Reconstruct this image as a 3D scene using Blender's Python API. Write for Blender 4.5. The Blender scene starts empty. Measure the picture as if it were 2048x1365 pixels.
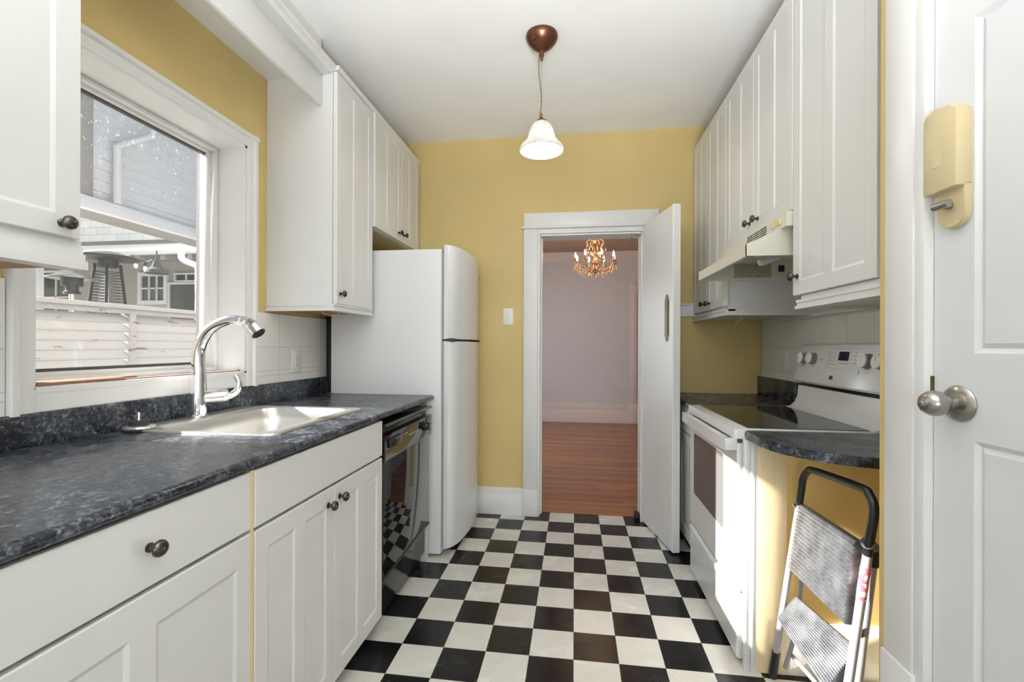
import bpy, bmesh, math, random
from mathutils import Vector, Matrix
random.seed(7)
PI = math.pi
scene = bpy.context.scene
COL = scene.collection

# ------------------------------------------------------------------ camera
H = 1.25
F_PX, YAW, ROLL, CY = 917.3134, .1357215, .0033818, 690.917
cam_data = bpy.data.cameras.new('camera')
cam_data.sensor_width = 36.0
cam_data.lens = F_PX / 2048 * 36.0
cam_data.shift_y = (CY - 682.5) / 2048
cam_data.clip_start = .02
cam = bpy.data.objects.new('camera', cam_data)
COL.objects.link(cam)
_r = Vector((math.cos(YAW), math.sin(YAW), 0)); _d = Vector((-math.sin(YAW), math.cos(YAW), 0)); _u = Vector((0, 0, 1))
_R = math.cos(ROLL) * _r + math.sin(ROLL) * _u
_U = -math.sin(ROLL) * _r + math.cos(ROLL) * _u
mw = Matrix((_R, _U, -_d)).transposed().to_4x4()
mw.translation = Vector((0, 0, H))
cam.matrix_world = mw
scene.camera = cam

# ------------------------------------------------------------------ view, world, sun, large lights
scene.view_settings.view_transform = 'Standard'
scene.view_settings.look = 'None'
scene.view_settings.gamma = 1
scene.view_settings.use_curve_mapping = False
scene.view_settings.exposure = 0.40
scene.cycles.max_bounces = 10
scene.cycles.diffuse_bounces = 6
scene.cycles.sample_clamp_indirect = 4.0

world = bpy.data.worlds.new('world'); scene.world = world; world.use_nodes = True
wn = world.node_tree.nodes; wn.clear()
sky = wn.new('ShaderNodeTexSky'); sky.sky_type = 'NISHITA'; sky.sun_disc = False
sky.sun_elevation = math.radians(29.7); sky.sun_rotation = math.radians(265); sky.air_density = 1.0; sky.dust_density = 2.0
bg = wn.new('ShaderNodeBackground'); bg.inputs['Strength'].default_value = .105
wo = wn.new('ShaderNodeOutputWorld')
world.node_tree.links.new(sky.outputs[0], bg.inputs[0]); world.node_tree.links.new(bg.outputs[0], wo.inputs[0])

def aim(o, d):
    o.rotation_euler = Vector(d).to_track_quat('-Z', 'Y').to_euler()

def light(name, kind, loc, energy, color=(1, 1, 1), d=None, size=None, parent=None):
    l = bpy.data.lights.new(name, kind); l.energy = energy; l.color = color
    o = bpy.data.objects.new(name, l); COL.objects.link(o); o.location = loc
    if d: aim(o, d)
    if kind == 'AREA':
        l.shape = 'RECTANGLE'; l.size, l.size_y = size
    elif kind == 'SUN': l.angle = size
    elif size: l.shadow_soft_size = size
    return o

light('sun', 'SUN', (-6, 1, 5), 20.0, (1, .965, .92), d=(1, .095, -.575), size=math.radians(.6))
# added fill panel behind the camera, standing in for unseen daylight
light('rear_fill_light', 'AREA', (-.35, -4.12, 1.5), 50, (.90, .95, 1), d=(0, 1, .10), size=(2.0, 2.2))
# added fill for the dining room, out of view left of the doorway
light('dining_fill_light', 'AREA', (-1.52, 5.4, 1.25), 33, (.86, .92, 1), d=(1, .25, -.1), size=(1.2, 1.3))

# added unseen fill aimed upward behind the camera, brightens the ceiling
up_ = light('rear_upward_fill', 'AREA', (.20, -1.35, .95), 72, (.96, .98, 1), d=(0, .62, 1), size=(.9, .9)); up_.data.spread = math.radians(88)

# ------------------------------------------------------------------ materials
def srgb(r, g, b):
    f = lambda c: (c / 255) / 12.92 if c <= 10 else (((c / 255) + .055) / 1.055) ** 2.4
    return (f(r), f(g), f(b), 1)

class Mat:
    def __init__(s, name):
        s.m = bpy.data.materials.new(name); s.m.use_nodes = True
        s.n = s.m.node_tree.nodes; s.l = s.m.node_tree.links
        s.b = s.n['Principled BSDF']; s.out = s.n['Material Output']
    def set(s, **k):
        for a, v in k.items():
            s.b.inputs[a.replace('_', ' ')].default_value = v
        return s
    def node(s, t, **k):
        x = s.n.new('ShaderNode' + t)
        for a, v in k.items(): setattr(x, a, v)
        return x
    def link(s, a, b): s.l.new(a, b)
    def coord(s, kind='Object', scale=(1, 1, 1)):
        if kind == 'Position':
            o = s.node('NewGeometry').outputs['Position']
        else:
            o = s.node('TexCoord').outputs[kind]
        mp = s.node('Mapping'); mp.inputs['Scale'].default_value = scale
        s.link(o, mp.inputs[0]); return mp.outputs[0]
    def noise(s, co, scale, detail=3, rough=.5, dist=0):
        t = s.node('TexNoise'); s.link(co, t.inputs['Vector'])
        t.inputs['Scale'].default_value = scale; t.inputs['Detail'].default_value = detail
        t.inputs['Roughness'].default_value = rough; t.inputs['Distortion'].default_value = dist
        return t.outputs['Fac']
    def ramp(s, fac, stops):
        r = s.node('ValToRGB'); e = r.color_ramp.elements
        while len(e) < len(stops): e.new(.5)
        for i, (p, c) in enumerate(stops):
            e[i].position = p; e[i].color = c if len(c) == 4 else (*c, 1)
        s.link(fac, r.inputs[0]); return r.outputs[0]
    def bump(s, h, strength=.2, dist=.002):
        b = s.node('Bump'); b.inputs['Strength'].default_value = strength; b.inputs['Distance'].default_value = dist
        s.link(h, b.inputs['Height']); s.link(b.outputs[0], s.b.inputs['Normal'])
    def math(s, op, a, b=None):
        m = s.node('Math', operation=op)
        for i, v in enumerate((a, b)):
            if v is None: continue
            if isinstance(v, (int, float)): m.inputs[i].default_value = v
            else: s.link(v, m.inputs[i])
        return m.outputs[0]

def paint(name, col, rough=.4, bump=.05, scale=60, vary=.03):
    m = Mat(name).set(Roughness=rough)
    co = m.coord('Position')
    n = m.noise(co, 2.2, 3)
    lo = tuple(max(0, c * (1 - vary)) for c in col[:3]); hi = tuple(min(1, c * (1 + vary)) for c in col[:3])
    m.link(m.ramp(n, [(.3, lo), (.7, hi)]), m.b.inputs['Base Color'])
    if bump: m.bump(m.noise(co, scale, 2), bump, .002)
    return m.m

def metal(name, col, rough):
    return Mat(name).set(Base_Color=col, Metallic=1.0, Roughness=rough).m

def plain(name, col, rough=.5, **k):
    m = Mat(name).set(Base_Color=col, Roughness=rough, **k)
    co = m.coord('Object'); m.bump(m.noise(co, 90, 2), .02, .001)
    return m.m

M = {}
M['cabinet'] = paint('cabinet_paint', (.69, .69, .675), .33, .03)
M['trim'] = paint('trim_paint', (.74, .738, .72), .35, .06, 30)
M['ceiling'] = paint('ceiling_paint', (.89, .89, .88), .8, .08, 40)
M['yellow'] = paint('ochre_wall_paint', srgb(204, 181, 121), .55, .1, 35, .05)
M['ochre_bounce'] = paint('bounce_lit_ochre_paint', srgb(240, 210, 142), .55, .08, 35, .03)  # ochre wall again, lightened and warmed: bounce light put into the colour
M['door_paint'] = paint('door_paint', (.66, .675, .68), .38, .05, 25)
M['appliance'] = paint('white_enamel', (.73, .74, .74), .22, .02, 150, .01)
M['fridge'] = paint('textured_white_enamel', (.72, .725, .72), .3, .12, 260, .01)
M['hood'] = paint('cream_enamel', (.70, .67, .57), .3, .02, 100, .02)
M['bare_wood'] = paint('raw_plywood', srgb(176, 128, 72), .6, .1, 30, .2)
M['sill_wood'] = paint('weathered_sill_wood', srgb(128, 98, 80), .7, .1, 30, .2)
M['house_skin'] = paint('own_house_siding', (.16, .16, .16), .7, .1, 15, .03)
M['spacer'] = plain('dark_window_spacer', (.06, .06, .055, 1), .6)
M['cream_edge'] = paint('almond_edging', srgb(222, 200, 152), .5, .02)
M['dining_wall'] = paint('mauve_wall_paint', srgb(207, 206, 208), .6, .05, 30, .03)
M['dining_ceiling'] = paint('dining_ceiling_paint', srgb(176, 148, 128), .8, .05, 30, .03)
M['dining_trim'] = paint('dining_trim_paint', srgb(218, 206, 200), .45, .04)
M['black'] = plain('black_enamel', (.012, .012, .013, 1), .18)
M['black_gloss'] = Mat('black_glass_panel').set(Base_Color=(.006, .006, .007, 1), Roughness=.04, Specular_IOR_Level=.75).m
M['black_matte'] = plain('black_rubber', (.014, .014, .014, 1), .6)
M['dark_plastic'] = plain('black_plastic_grip', (.010, .010, .011, 1), .35)
M['bronze'] = metal('dark_bronze', (.10, .09, .075, 1), .22)
M['copper'] = metal('antique_copper', (.17, .075, .048, 1), .32)
M['chrome'] = metal('polished_chrome', (.86, .87, .88, 1), .06)
M['nickel'] = metal('brushed_nickel', (.36, .34, .305, 1), .27)
M['brass'] = metal('aged_brass', (.13, .105, .045, 1), .42)
M['gold'] = metal('amber_gilt', (.50, .27, .13, 1), .3)
M['alarm'] = plain('beige_plastic', srgb(192, 176, 138), .4)
M['white_plastic'] = plain('white_plastic', (.80, .80, .77, 1), .35)
M['dial_side'] = plain('grey_dial_skirt', (.22, .225, .235, 1), .4)
M['grey_mark'] = plain('grey_print', (.32, .33, .34, 1), .6)
M['dark_print'] = plain('dark_print', (.05, .05, .055, 1), .6)
M['navy_screen'] = Mat('dark_display').set(Base_Color=(.01, .012, .03, 1), Roughness=.08).m
M['cable'] = plain('pale_cable', (.55, .5, .42, 1), .5)
M['cord'] = plain('olive_lamp_cord', (.16, .13, .07, 1), .5)
M['concrete'] = paint('concrete', (.34, .33, .31), .9, .3, 20, .1)
M['louvre'] = None
M['roofing'] = paint('dark_roofing', (.035, .038, .038), .9, .3, 20, .1)
M['ext_white'] = paint('exterior_white_paint', (.66, .68, .70), .6, .08, 15, .03)
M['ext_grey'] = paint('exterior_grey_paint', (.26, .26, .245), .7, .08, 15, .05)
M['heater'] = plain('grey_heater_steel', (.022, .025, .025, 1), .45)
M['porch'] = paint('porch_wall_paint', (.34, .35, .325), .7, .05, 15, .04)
M['canvas'] = paint('dark_lantern_enamel', (.035, .04, .038), .9, .05, 60, .1)
M['ext_glass'] = Mat('dark_house_glass').set(Base_Color=(.035, .05, .048, 1), Roughness=.12).m

# steel with brushing
m = Mat('brushed_steel').set(Base_Color=(.70, .69, .67, 1), Metallic=1.0, Roughness=.33)
m.bump(m.noise(m.coord('Position', (6, 300, 300)), 2, 2), .08, .001); M['steel'] = m.m

# countertop: mottled blue-black laminate
m = Mat('charcoal_laminate').set(Roughness=.25)
co = m.coord('Position')
n1 = m.noise(co, 78, 8, .72, .6); n2 = m.noise(co, 12, 4, .6, .4)
s_ = m.math('ADD', m.math('MULTIPLY', n1, .72), m.math('MULTIPLY', n2, .28))
m.link(m.ramp(s_, [(.38, (.003, .004, .006)), (.48, (.011, .014, .020)), (.545, (.05, .058, .074)), (.64, (.24, .265, .30))]), m.b.inputs['Base Color'])
m.link(m.ramp(n2, [(.3, (.2, .2, .2)), (.7, (.36, .36, .36))]), m.b.inputs['Roughness'])
M['counter'] = m.m

# checker floor
T = H / 7.0506
m = Mat('checkerboard_vinyl').set(Specular_IOR_Level=.22)
g = m.node('NewGeometry'); sx = m.node('SeparateXYZ'); m.link(g.outputs['Position'], sx.inputs[0])
u = m.math('DIVIDE', m.math('ADD', sx.outputs[0], .00034), T); v = m.math('DIVIDE', m.math('SUBTRACT', sx.outputs[1], 3.2582), T)
par = m.math('MODULO', m.math('ABSOLUTE', m.math('ADD', m.math('FLOOR', u), m.math('FLOOR', v))), 2)
fu = m.math('ABSOLUTE', m.math('SUBTRACT', m.math('FRACT', u), .5)); fv = m.math('ABSOLUTE', m.math('SUBTRACT', m.math('FRACT', v), .5))
seam = m.math('GREATER_THAN', m.math('MAXIMUM', fu, fv), .494)
co = m.coord('Position')
dirt = m.noise(co, 5, 5, .6, .4); speck = m.noise(co, 70, 2, .5)
cw = m.ramp(dirt, [(.3, (.60, .585, .53)), (.65, (.70, .685, .63))])
cb = m.ramp(dirt, [(.35, (.006, .006, .007)), (.75, (.022, .021, .021))])
mix = m.node('MixRGB'); m.link(par, mix.inputs[0]); m.link(cb, mix.inputs[1]); m.link(cw, mix.inputs[2])
sp = m.math('GREATER_THAN', speck, .79)
mix2 = m.node('MixRGB'); m.link(m.math('MULTIPLY', sp, .35), mix2.inputs[0]); m.link(mix.outputs[0], mix2.inputs[1]); mix2.inputs[2].default_value = (.5, .5, .48, 1)
mix3 = m.node('MixRGB'); m.link(m.math('MULTIPLY', seam, .6), mix3.inputs[0]); m.link(mix2.outputs[0], mix3.inputs[1]); mix3.inputs[2].default_value = (.05, .05, .045, 1)
m.link(mix3.outputs[0], m.b.inputs['Base Color'])
m.link(m.ramp(dirt, [(.3, (.17, .17, .17)), (.7, (.32, .32, .32))]), m.b.inputs['Roughness'])
m.bump(m.noise(co, 12, 2), .03, .004)
M['checker'] = m.m

# strip wood floor, boards run across the doorway
m = Mat('strip_oak_floor').set(Roughness=.25)
sf = m.node('SeparateXYZ'); m.link(m.node('NewGeometry').outputs['Position'], sf.inputs[0])
wn_ = m.node('TexWhiteNoise', noise_dimensions='1D'); m.link(m.math('FLOOR', m.math('DIVIDE', sf.outputs[1], .052)), wn_.inputs['W'])
cf = m.node('CombineXYZ'); m.link(m.math('ADD', sf.outputs[0], m.math('MULTIPLY', wn_.outputs['Value'], 7)), cf.inputs[0]); m.link(sf.outputs[1], cf.inputs[1])
br = m.node('TexBrick'); m.link(cf.outputs[0], br.inputs['Vector'])
br.inputs['Scale'].default_value = 1; br.inputs['Brick Width'].default_value = 1.3; br.inputs['Row Height'].default_value = .052
br.inputs['Mortar Size'].default_value = .0014; br.inputs['Color1'].default_value = srgb(176, 112, 60); br.inputs['Color2'].default_value = srgb(140, 84, 44)
br.inputs['Mortar'].default_value = srgb(60, 28, 14); br.offset = 0.0; br.inputs['Bias'].default_value = -.1
gr = m.noise(m.coord('Position', (1.5, 40, 1)), 3, 4, .6)
mx = m.node('MixRGB', blend_type='MULTIPLY'); mx.inputs[0].default_value = .55
m.link(br.outputs['Color'], mx.inputs[1]); m.link(m.ramp(gr, [(.3, (.5, .42, .36)), (.7, (1, 1, 1))]), mx.inputs[2])
m.link(mx.outputs[0], m.b.inputs['Base Color']); M['oak'] = m.m

# tiles on a side wall (plane X = const): grid of square glazed tiles, embossed border row
def tile_mat(name, border_z, y_off):
    m = Mat(name).set(Base_Color=(.72, .71, .67, 1), Roughness=.16)
    g = m.node('NewGeometry'); sx = m.node('SeparateXYZ'); m.link(g.outputs['Position'], sx.inputs[0])
    fy = m.math('ABSOLUTE', m.math('SUBTRACT', m.math('FRACT', m.math('DIVIDE', m.math('SUBTRACT', sx.outputs[1], y_off), .2)), .5))
    gz = None
    for zz in border_z:
        a = m.math('LESS_THAN', m.math('ABSOLUTE', m.math('SUBTRACT', sx.outputs[2], zz)), .0022)
        gz = a if gz is None else m.math('MAXIMUM', gz, a)
    grout = m.math('MAXIMUM', m.math('GREATER_THAN', fy, .489), gz)
    co = m.coord('Position'); em = m.noise(co, 34, 2, .5, 1.5)
    band = m.math('LESS_THAN', m.math('ABSOLUTE', m.math('SUBTRACT', sx.outputs[2], (border_z[0] + border_z[1]) / 2)), .05)
    h = m.math('SUBTRACT', m.math('MULTIPLY', m.math('MULTIPLY', em, band), .8), m.math('MULTIPLY', grout, 1.0))
    h2 = m.math('ADD', h, m.math('MULTIPLY', m.noise(co, 9, 2), .25))
    m.bump(h2, .35, .004)
    mx = m.node('MixRGB'); m.link(grout, mx.inputs[0]); mx.inputs[1].default_value = (.80, .79, .75, 1); mx.inputs[2].default_value = (.64, .63, .58, 1)
    m.link(mx.outputs[0], m.b.inputs['Base Color'])
    return m.m
M['tile_left'] = tile_mat('ivory_wall_tile', (1.09, 1.235, 1.115), 2.06 + .18)
M['tile_right'] = tile_mat('ivory_stove_wall_tile', (1.09, 1.24, 1.40), 2.15)

# laminate end panel with faint grain
m = Mat('almond_laminate').set(Roughness=.4)
n = m.noise(m.coord('Position', (60, 60, 2)), 3, 3)
m.link(m.ramp(n, [(.3, srgb(226, 203, 158)), (.7, srgb(236, 216, 176))]), m.b.inputs['Base Color']); M['almond'] = m.m

# window pane with a haze of dried droplets
m = Mat('dusty_window_glass')
tr = m.node('BsdfTransparent'); gl = m.node('BsdfGlossy'); gl.inputs['Roughness'].default_value = .02
lw = m.node('LayerWeight'); fr = m.math('ADD', m.math('MULTIPLY', m.math('POWER', lw.outputs['Facing'], 5), .9), .035)
mx = m.node('MixShader'); m.link(fr, mx.inputs[0]); m.link(tr.outputs[0], mx.inputs[1]); m.link(gl.outputs[0], mx.inputs[2])
g = m.node('NewGeometry'); sx = m.node('SeparateXYZ'); m.link(g.outputs['Position'], sx.inputs[0])
hgt = m.math('MAXIMUM', m.math('MULTIPLY', m.math('SUBTRACT', sx.outputs[2], 1.62), 1.7), 0)
co = m.coord('Position')
drops = m.math('GREATER_THAN', m.noise(m.coord('Position', (1, 1, .55)), 95, 3, .6), .66)
fine = m.math('GREATER_THAN', m.noise(co, 420, 2, .6), .6)
amt = m.math('ADD', m.math('MULTIPLY', m.math('ADD', m.math('MULTIPLY', drops, .22), m.math('MULTIPLY', fine, .12)), m.math('MINIMUM', hgt, .75)), m.math('MULTIPLY', m.noise(co, 3, 3), .015))
df = m.node('BsdfDiffuse'); df.inputs[0].default_value = (.75, .75, .72, 1); tl = m.node('BsdfTranslucent'); tl.inputs[0].default_value = (.75, .75, .72, 1)
md = m.node('MixShader'); m.link(df.outputs[0], md.inputs[1]); m.link(tl.outputs[0], md.inputs[2])
mf = m.node('MixShader'); m.link(amt, mf.inputs[0]); m.link(mx.outputs[0], mf.inputs[1]); m.link(md.outputs[0], mf.inputs[2])
m.link(mf.outputs[0], m.out.inputs[0]); M['pane'] = m.m

# oven glass, cooktop
M['oven_glass'] = Mat('smoked_oven_glass').set(Base_Color=(.12, .12, .115, 1), Roughness=.06, Specular_IOR_Level=.25).m
M['cooktop'] = Mat('black_ceramic_cooktop').set(Base_Color=(.007, .007, .007, 1), Roughness=.05).m

# frosted alabaster shade: light passes through from the bulb inside
m = Mat('alabaster_glass_shade')
df = m.node('BsdfDiffuse'); tl = m.node('BsdfTranslucent'); df.inputs[0].default_value = (.82, .82, .80, 1)
n = m.noise(m.coord('Object'), 14, 4, .6, 1.2)
c = m.ramp(n, [(.35, (.62, .61, .58)), (.65, (.93, .92, .90))]); m.link(c, tl.inputs[0])
mx = m.node('MixShader'); mx.inputs[0].default_value = .8; m.link(df.outputs[0], mx.inputs[1]); m.link(tl.outputs[0], mx.inputs[2])
m.link(mx.outputs[0], m.out.inputs[0]); M['shade'] = m.m
def emit(name, col, st):
    m = Mat(name).set(Base_Color=(1, 1, 1, 1), Emission_Color=col, Emission_Strength=st); return m.m
M['bulb'] = emit('lit_bulb', (1, .97, .92, 1), 4.5)
M['flame'] = emit('lit_candle_bulb', (1, .80, .56, 1), 12)
M['crystal'] = Mat('amber_crystal').set(Base_Color=(.85, .62, .42, 1), Roughness=.08, Metallic=.35, Specular_IOR_Level=.9).m

# peeling white louvre paint
m = Mat('peeling_louvre_paint').set(Roughness=.7)
co = m.coord('Position', (1, .45, 2.2)); n = m.noise(co, 13, 5, .65, .6)
m.link(m.ramp(n, [(.33, (.15, .13, .11)), (.36, (.42, .39, .36)), (.385, (.46, .455, .445))]), m.b.inputs['Base Color']); M['louvre'] = m.m

# shingles
m = Mat('grey_wall_shingle').set(Roughness=.85)
sw = m.node('SeparateXYZ'); m.link(m.node('NewGeometry').outputs['Position'], sw.inputs[0])
cb_ = m.node('CombineXYZ'); m.link(sw.outputs[0], cb_.inputs[0]); m.link(sw.outputs[2], cb_.inputs[1])
br = m.node('TexBrick'); m.link(cb_.outputs[0], br.inputs['Vector']); br.inputs['Scale'].default_value = 1
br.inputs['Brick Width'].default_value = .24; br.inputs['Row Height'].default_value = .115; br.inputs['Mortar Size'].default_value = .003
br.inputs['Color1'].default_value = (.34, .365, .355, 1); br.inputs['Color2'].default_value = (.40, .425, .41, 1); br.inputs['Mortar'].default_value = (.15, .165, .165, 1)
m.link(br.outputs['Color'], m.b.inputs['Base Color']); M['shingle'] = m.m

# ribbed aluminium treads are modelled; the sheet is scuffed
m = Mat('scuffed_aluminium').set(Metallic=.85, Roughness=.38)
n = m.noise(m.coord('Position'), 14, 6, .7)
m.link(m.ramp(n, [(.35, (.15, .155, .165)), (.65, (.36, .37, .39))]), m.b.inputs['Base Color']); M['alu'] = m.m
M['grey_tube'] = plain('grey_painted_tube', (.30, .305, .325, 1), .32)
M['sticker'] = None
m = Mat('red_and_white_sticker').set(Roughness=.4)
n = m.noise(m.coord('Position', (1, 1, 1)), 38, 2, .5, .8)
m.link(m.ramp(n, [(.50, (.80, .78, .76)), (.53, (.62, .12, .16))]), m.b.inputs['Base Color']); M['sticker'] = m.m
# printed notice inside the hood
m = Mat('printed_notice').set(Roughness=.6)
sp_ = m.node('SeparateXYZ'); m.link(m.node('NewGeometry').outputs['Position'], sp_.inputs[0])
row = m.math('GREATER_THAN', m.math('FRACT', m.math('MULTIPLY', sp_.outputs[2], 160)), .45)
wd = m.math('GREATER_THAN', m.noise(m.coord('Position', (1, 1, 1.4)), 260, 2), .46)
m.link(m.ramp(m.math('MULTIPLY', row, wd), [(.4, (.50, .48, .38)), (.6, (.09, .09, .06))]), m.b.inputs['Base Color']); M['notice'] = m.m
# hood filter mesh
m = Mat('greasy_filter_mesh').set(Roughness=.5, Metallic=.6)
n = m.noise(m.coord('Position'), 260, 1)
m.link(m.ramp(n, [(.4, (.07, .045, .025)), (.6, (.26, .18, .11))]), m.b.inputs['Base Color']); M['filter'] = m.m

# ------------------------------------------------------------------ mesh helpers
WLOC = {}
def B(): return bmesh.new()

def link_mesh(name, bm, mat, parent=None, smooth=40, loc=None):
    bmesh.ops.recalc_face_normals(bm, faces=bm.faces)
    if loc is None:
        cs = [v.co for v in bm.verts]
        lo = Vector([min(c[i] for c in cs) for i in range(3)]); hi = Vector([max(c[i] for c in cs) for i in range(3)])
        loc = (lo + hi) / 2; loc.z = lo.z
    loc = Vector(loc)
    for v in bm.verts: v.co -= loc
    me = bpy.data.meshes.new(name); bm.to_mesh(me); bm.free()
    mats = mat if isinstance(mat, (list, tuple)) else [mat]
    for x in mats: me.materials.append(M[x] if isinstance(x, str) else x)
    if smooth:
        for p in me.polygons: p.use_smooth = True
        me.set_sharp_from_angle(angle=math.radians(smooth))
    o = bpy.data.objects.new(name, me); COL.objects.link(o)
    place(o, loc, parent); return o

def place(o, loc, parent=None):
    loc = Vector(loc)
    if parent is not None:
        o.parent = parent; o.location = loc - WLOC[parent.name]
    else: o.location = loc
    WLOC[o.name] = loc

def copy_part(src, loc, parent):
    o = src.copy(); COL.objects.link(o); place(o, loc, parent); return o

def thing(name, label, cat, loc, group=None):
    o = bpy.data.objects.new(name, None); COL.objects.link(o); o.empty_display_size = .05
    o.location = loc; WLOC[o.name] = Vector(loc); return tag(o, label, cat, group)

def tag(o, label, cat, group=None):
    o['label'] = label; o['category'] = cat
    if group: o['group'] = group
    return o

def struct(o, label, cat='structure'):
    o['kind'] = 'structure'; o['label'] = label; o['category'] = cat; return o

def box(bm, x0, x1, y0, y1, z0, z1, bev=0, seg=2, mi=0):
    vs = [bm.verts.new((x, y, z)) for x in (x0, x1) for y in (y0, y1) for z in (z0, z1)]
    q = [(0, 1, 3, 2), (4, 6, 7, 5), (0, 4, 5, 1), (2, 3, 7, 6), (0, 2, 6, 4), (1, 5, 7, 3)]
    fs = [bm.faces.new([vs[i] for i in f]) for f in q]
    for f in fs: f.material_index = mi
    if bev:
        es = list({e for f in fs for e in f.edges})
        bmesh.ops.bevel(bm, geom=es, offset=bev, segments=seg, profile=.5, affect='EDGES')
    return bm

def prism(bm, pts, axis, a, b, mi=0):
    """pts: 2-D outline. axis 'x': (y,z), 'y': (x,z), 'z': (x,y)."""
    def mk(p, t):
        return {'x': (t, p[0], p[1]), 'y': (p[0], t, p[1]), 'z': (p[0], p[1], t)}[axis]
    va = [bm.verts.new(mk(p, a)) for p in pts]; vb = [bm.verts.new(mk(p, b)) for p in pts]
    n = len(pts); fs = [bm.faces.new(va), bm.faces.new(vb[::-1])]
    for i in range(n): fs.append(bm.faces.new((va[i], va[(i + 1) % n], vb[(i + 1) % n], vb[i])))
    for f in fs: f.material_index = mi
    return bm

def lathe(bm, prof, seg=24, mat=None, mi=0):
    """prof: [(r, h)] revolved about local z, then moved by mat."""
    mat = mat or Matrix.Identity(4); rings = []
    for r, h in prof:
        if r < 1e-6: rings.append([bm.verts.new(mat @ Vector((0, 0, h)))])
        else: rings.append([bm.verts.new(mat @ Vector((r * math.cos(2 * PI * k / seg), r * math.sin(2 * PI * k / seg), h))) for k in range(seg)])
    for a, b in zip(rings, rings[1:]):
        for k in range(seg):
            p = [a[k % len(a)], a[(k + 1) % len(a)], b[(k + 1) % len(b)], b[k % len(b)]]
            u = []
            for q in p:
                if q not in u: u.append(q)
            if len(u) > 2:
                f = bm.faces.new(u); f.material_index = mi
    for ring in (rings[0], rings[-1]):
        if len(ring) > 2:
            f = bm.faces.new(ring); f.material_index = mi
    return bm

def basis(loc, z):
    return Matrix.Translation(loc) @ Vector(z).to_track_quat('Z', 'Y').to_matrix().to_4x4()

def smooth_path(pts, n=6):
    P = [Vector(p) for p in pts]
    out = []
    for i in range(len(P) - 1):
        p0 = P[max(i - 1, 0)]; p1 = P[i]; p2 = P[i + 1]; p3 = P[min(i + 2, len(P) - 1)]
        for k in range(n):
            t = k / n
            out.append(.5 * ((2 * p1) + (-p0 + p2) * t + (2 * p0 - 5 * p1 + 4 * p2 - p3) * t * t + (-p0 + 3 * p1 - 3 * p2 + p3) * t ** 3))
    out.append(P[-1]); return out

def tube(bm, pts, r, seg=12, mi=0, flat=None):
    P = [Vector(p) for p in pts]; n = len(P)
    R = r if isinstance(r, (list, tuple)) else [r] * n
    if len(R) != n:
        R = [R[0] + (R[-1] - R[0]) * i / (n - 1) for i in range(n)] if len(R) == 2 else [R[min(int(i * len(R) / n), len(R) - 1)] for i in range(n)]
    up = None; rings = []
    for i in range(n):
        t = (P[min(i + 1, n - 1)] - P[max(i - 1, 0)]).normalized()
        if up is None:
            up = Vector((0, 0, 1)) if abs(t.z) < .9 else Vector((1, 0, 0))
        s = t.cross(up).normalized(); up = s.cross(t).normalized()
        fx = flat or 1.0
        rings.append([bm.verts.new(P[i] + s * (R[i] * fx * math.cos(2 * PI * k / seg)) + up * (R[i] * math.sin(2 * PI * k / seg))) for k in range(seg)])
    for a, b in zip(rings, rings[1:]):
        for k in range(seg):
            f = bm.faces.new((a[k], a[(k + 1) % seg], b[(k + 1) % seg], b[k])); f.material_index = mi
    for rg in (rings[0], rings[-1]):
        f = bm.faces.new(rg); f.material_index = mi
    return bm

def rrect(x0, x1, y0, y1, r, n=5):
    out = []
    for cx, cy, a0 in ((x1 - r, y1 - r, 0), (x0 + r, y1 - r, 90), (x0 + r, y0 + r, 180), (x1 - r, y0 + r, 270)):
        for k in range(n + 1):
            a = math.radians(a0 + 90 * k / n); out.append((cx + r * math.cos(a), cy + r * math.sin(a)))
    return out

def loft(bm, loops, cap0=False, cap1=True, mi=0):
    L = [[bm.verts.new(p) for p in lp] for lp in loops]
    n = len(L[0])
    for a, b in zip(L, L[1:]):
        for k in range(n):
            f = bm.faces.new((a[k], a[(k + 1) % n], b[(k + 1) % n], b[k])); f.material_index = mi
    if cap0: bm.faces.new(L[0]).material_index = mi
    if cap1: bm.faces.new(L[-1]).material_index = mi
    return bm

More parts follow.
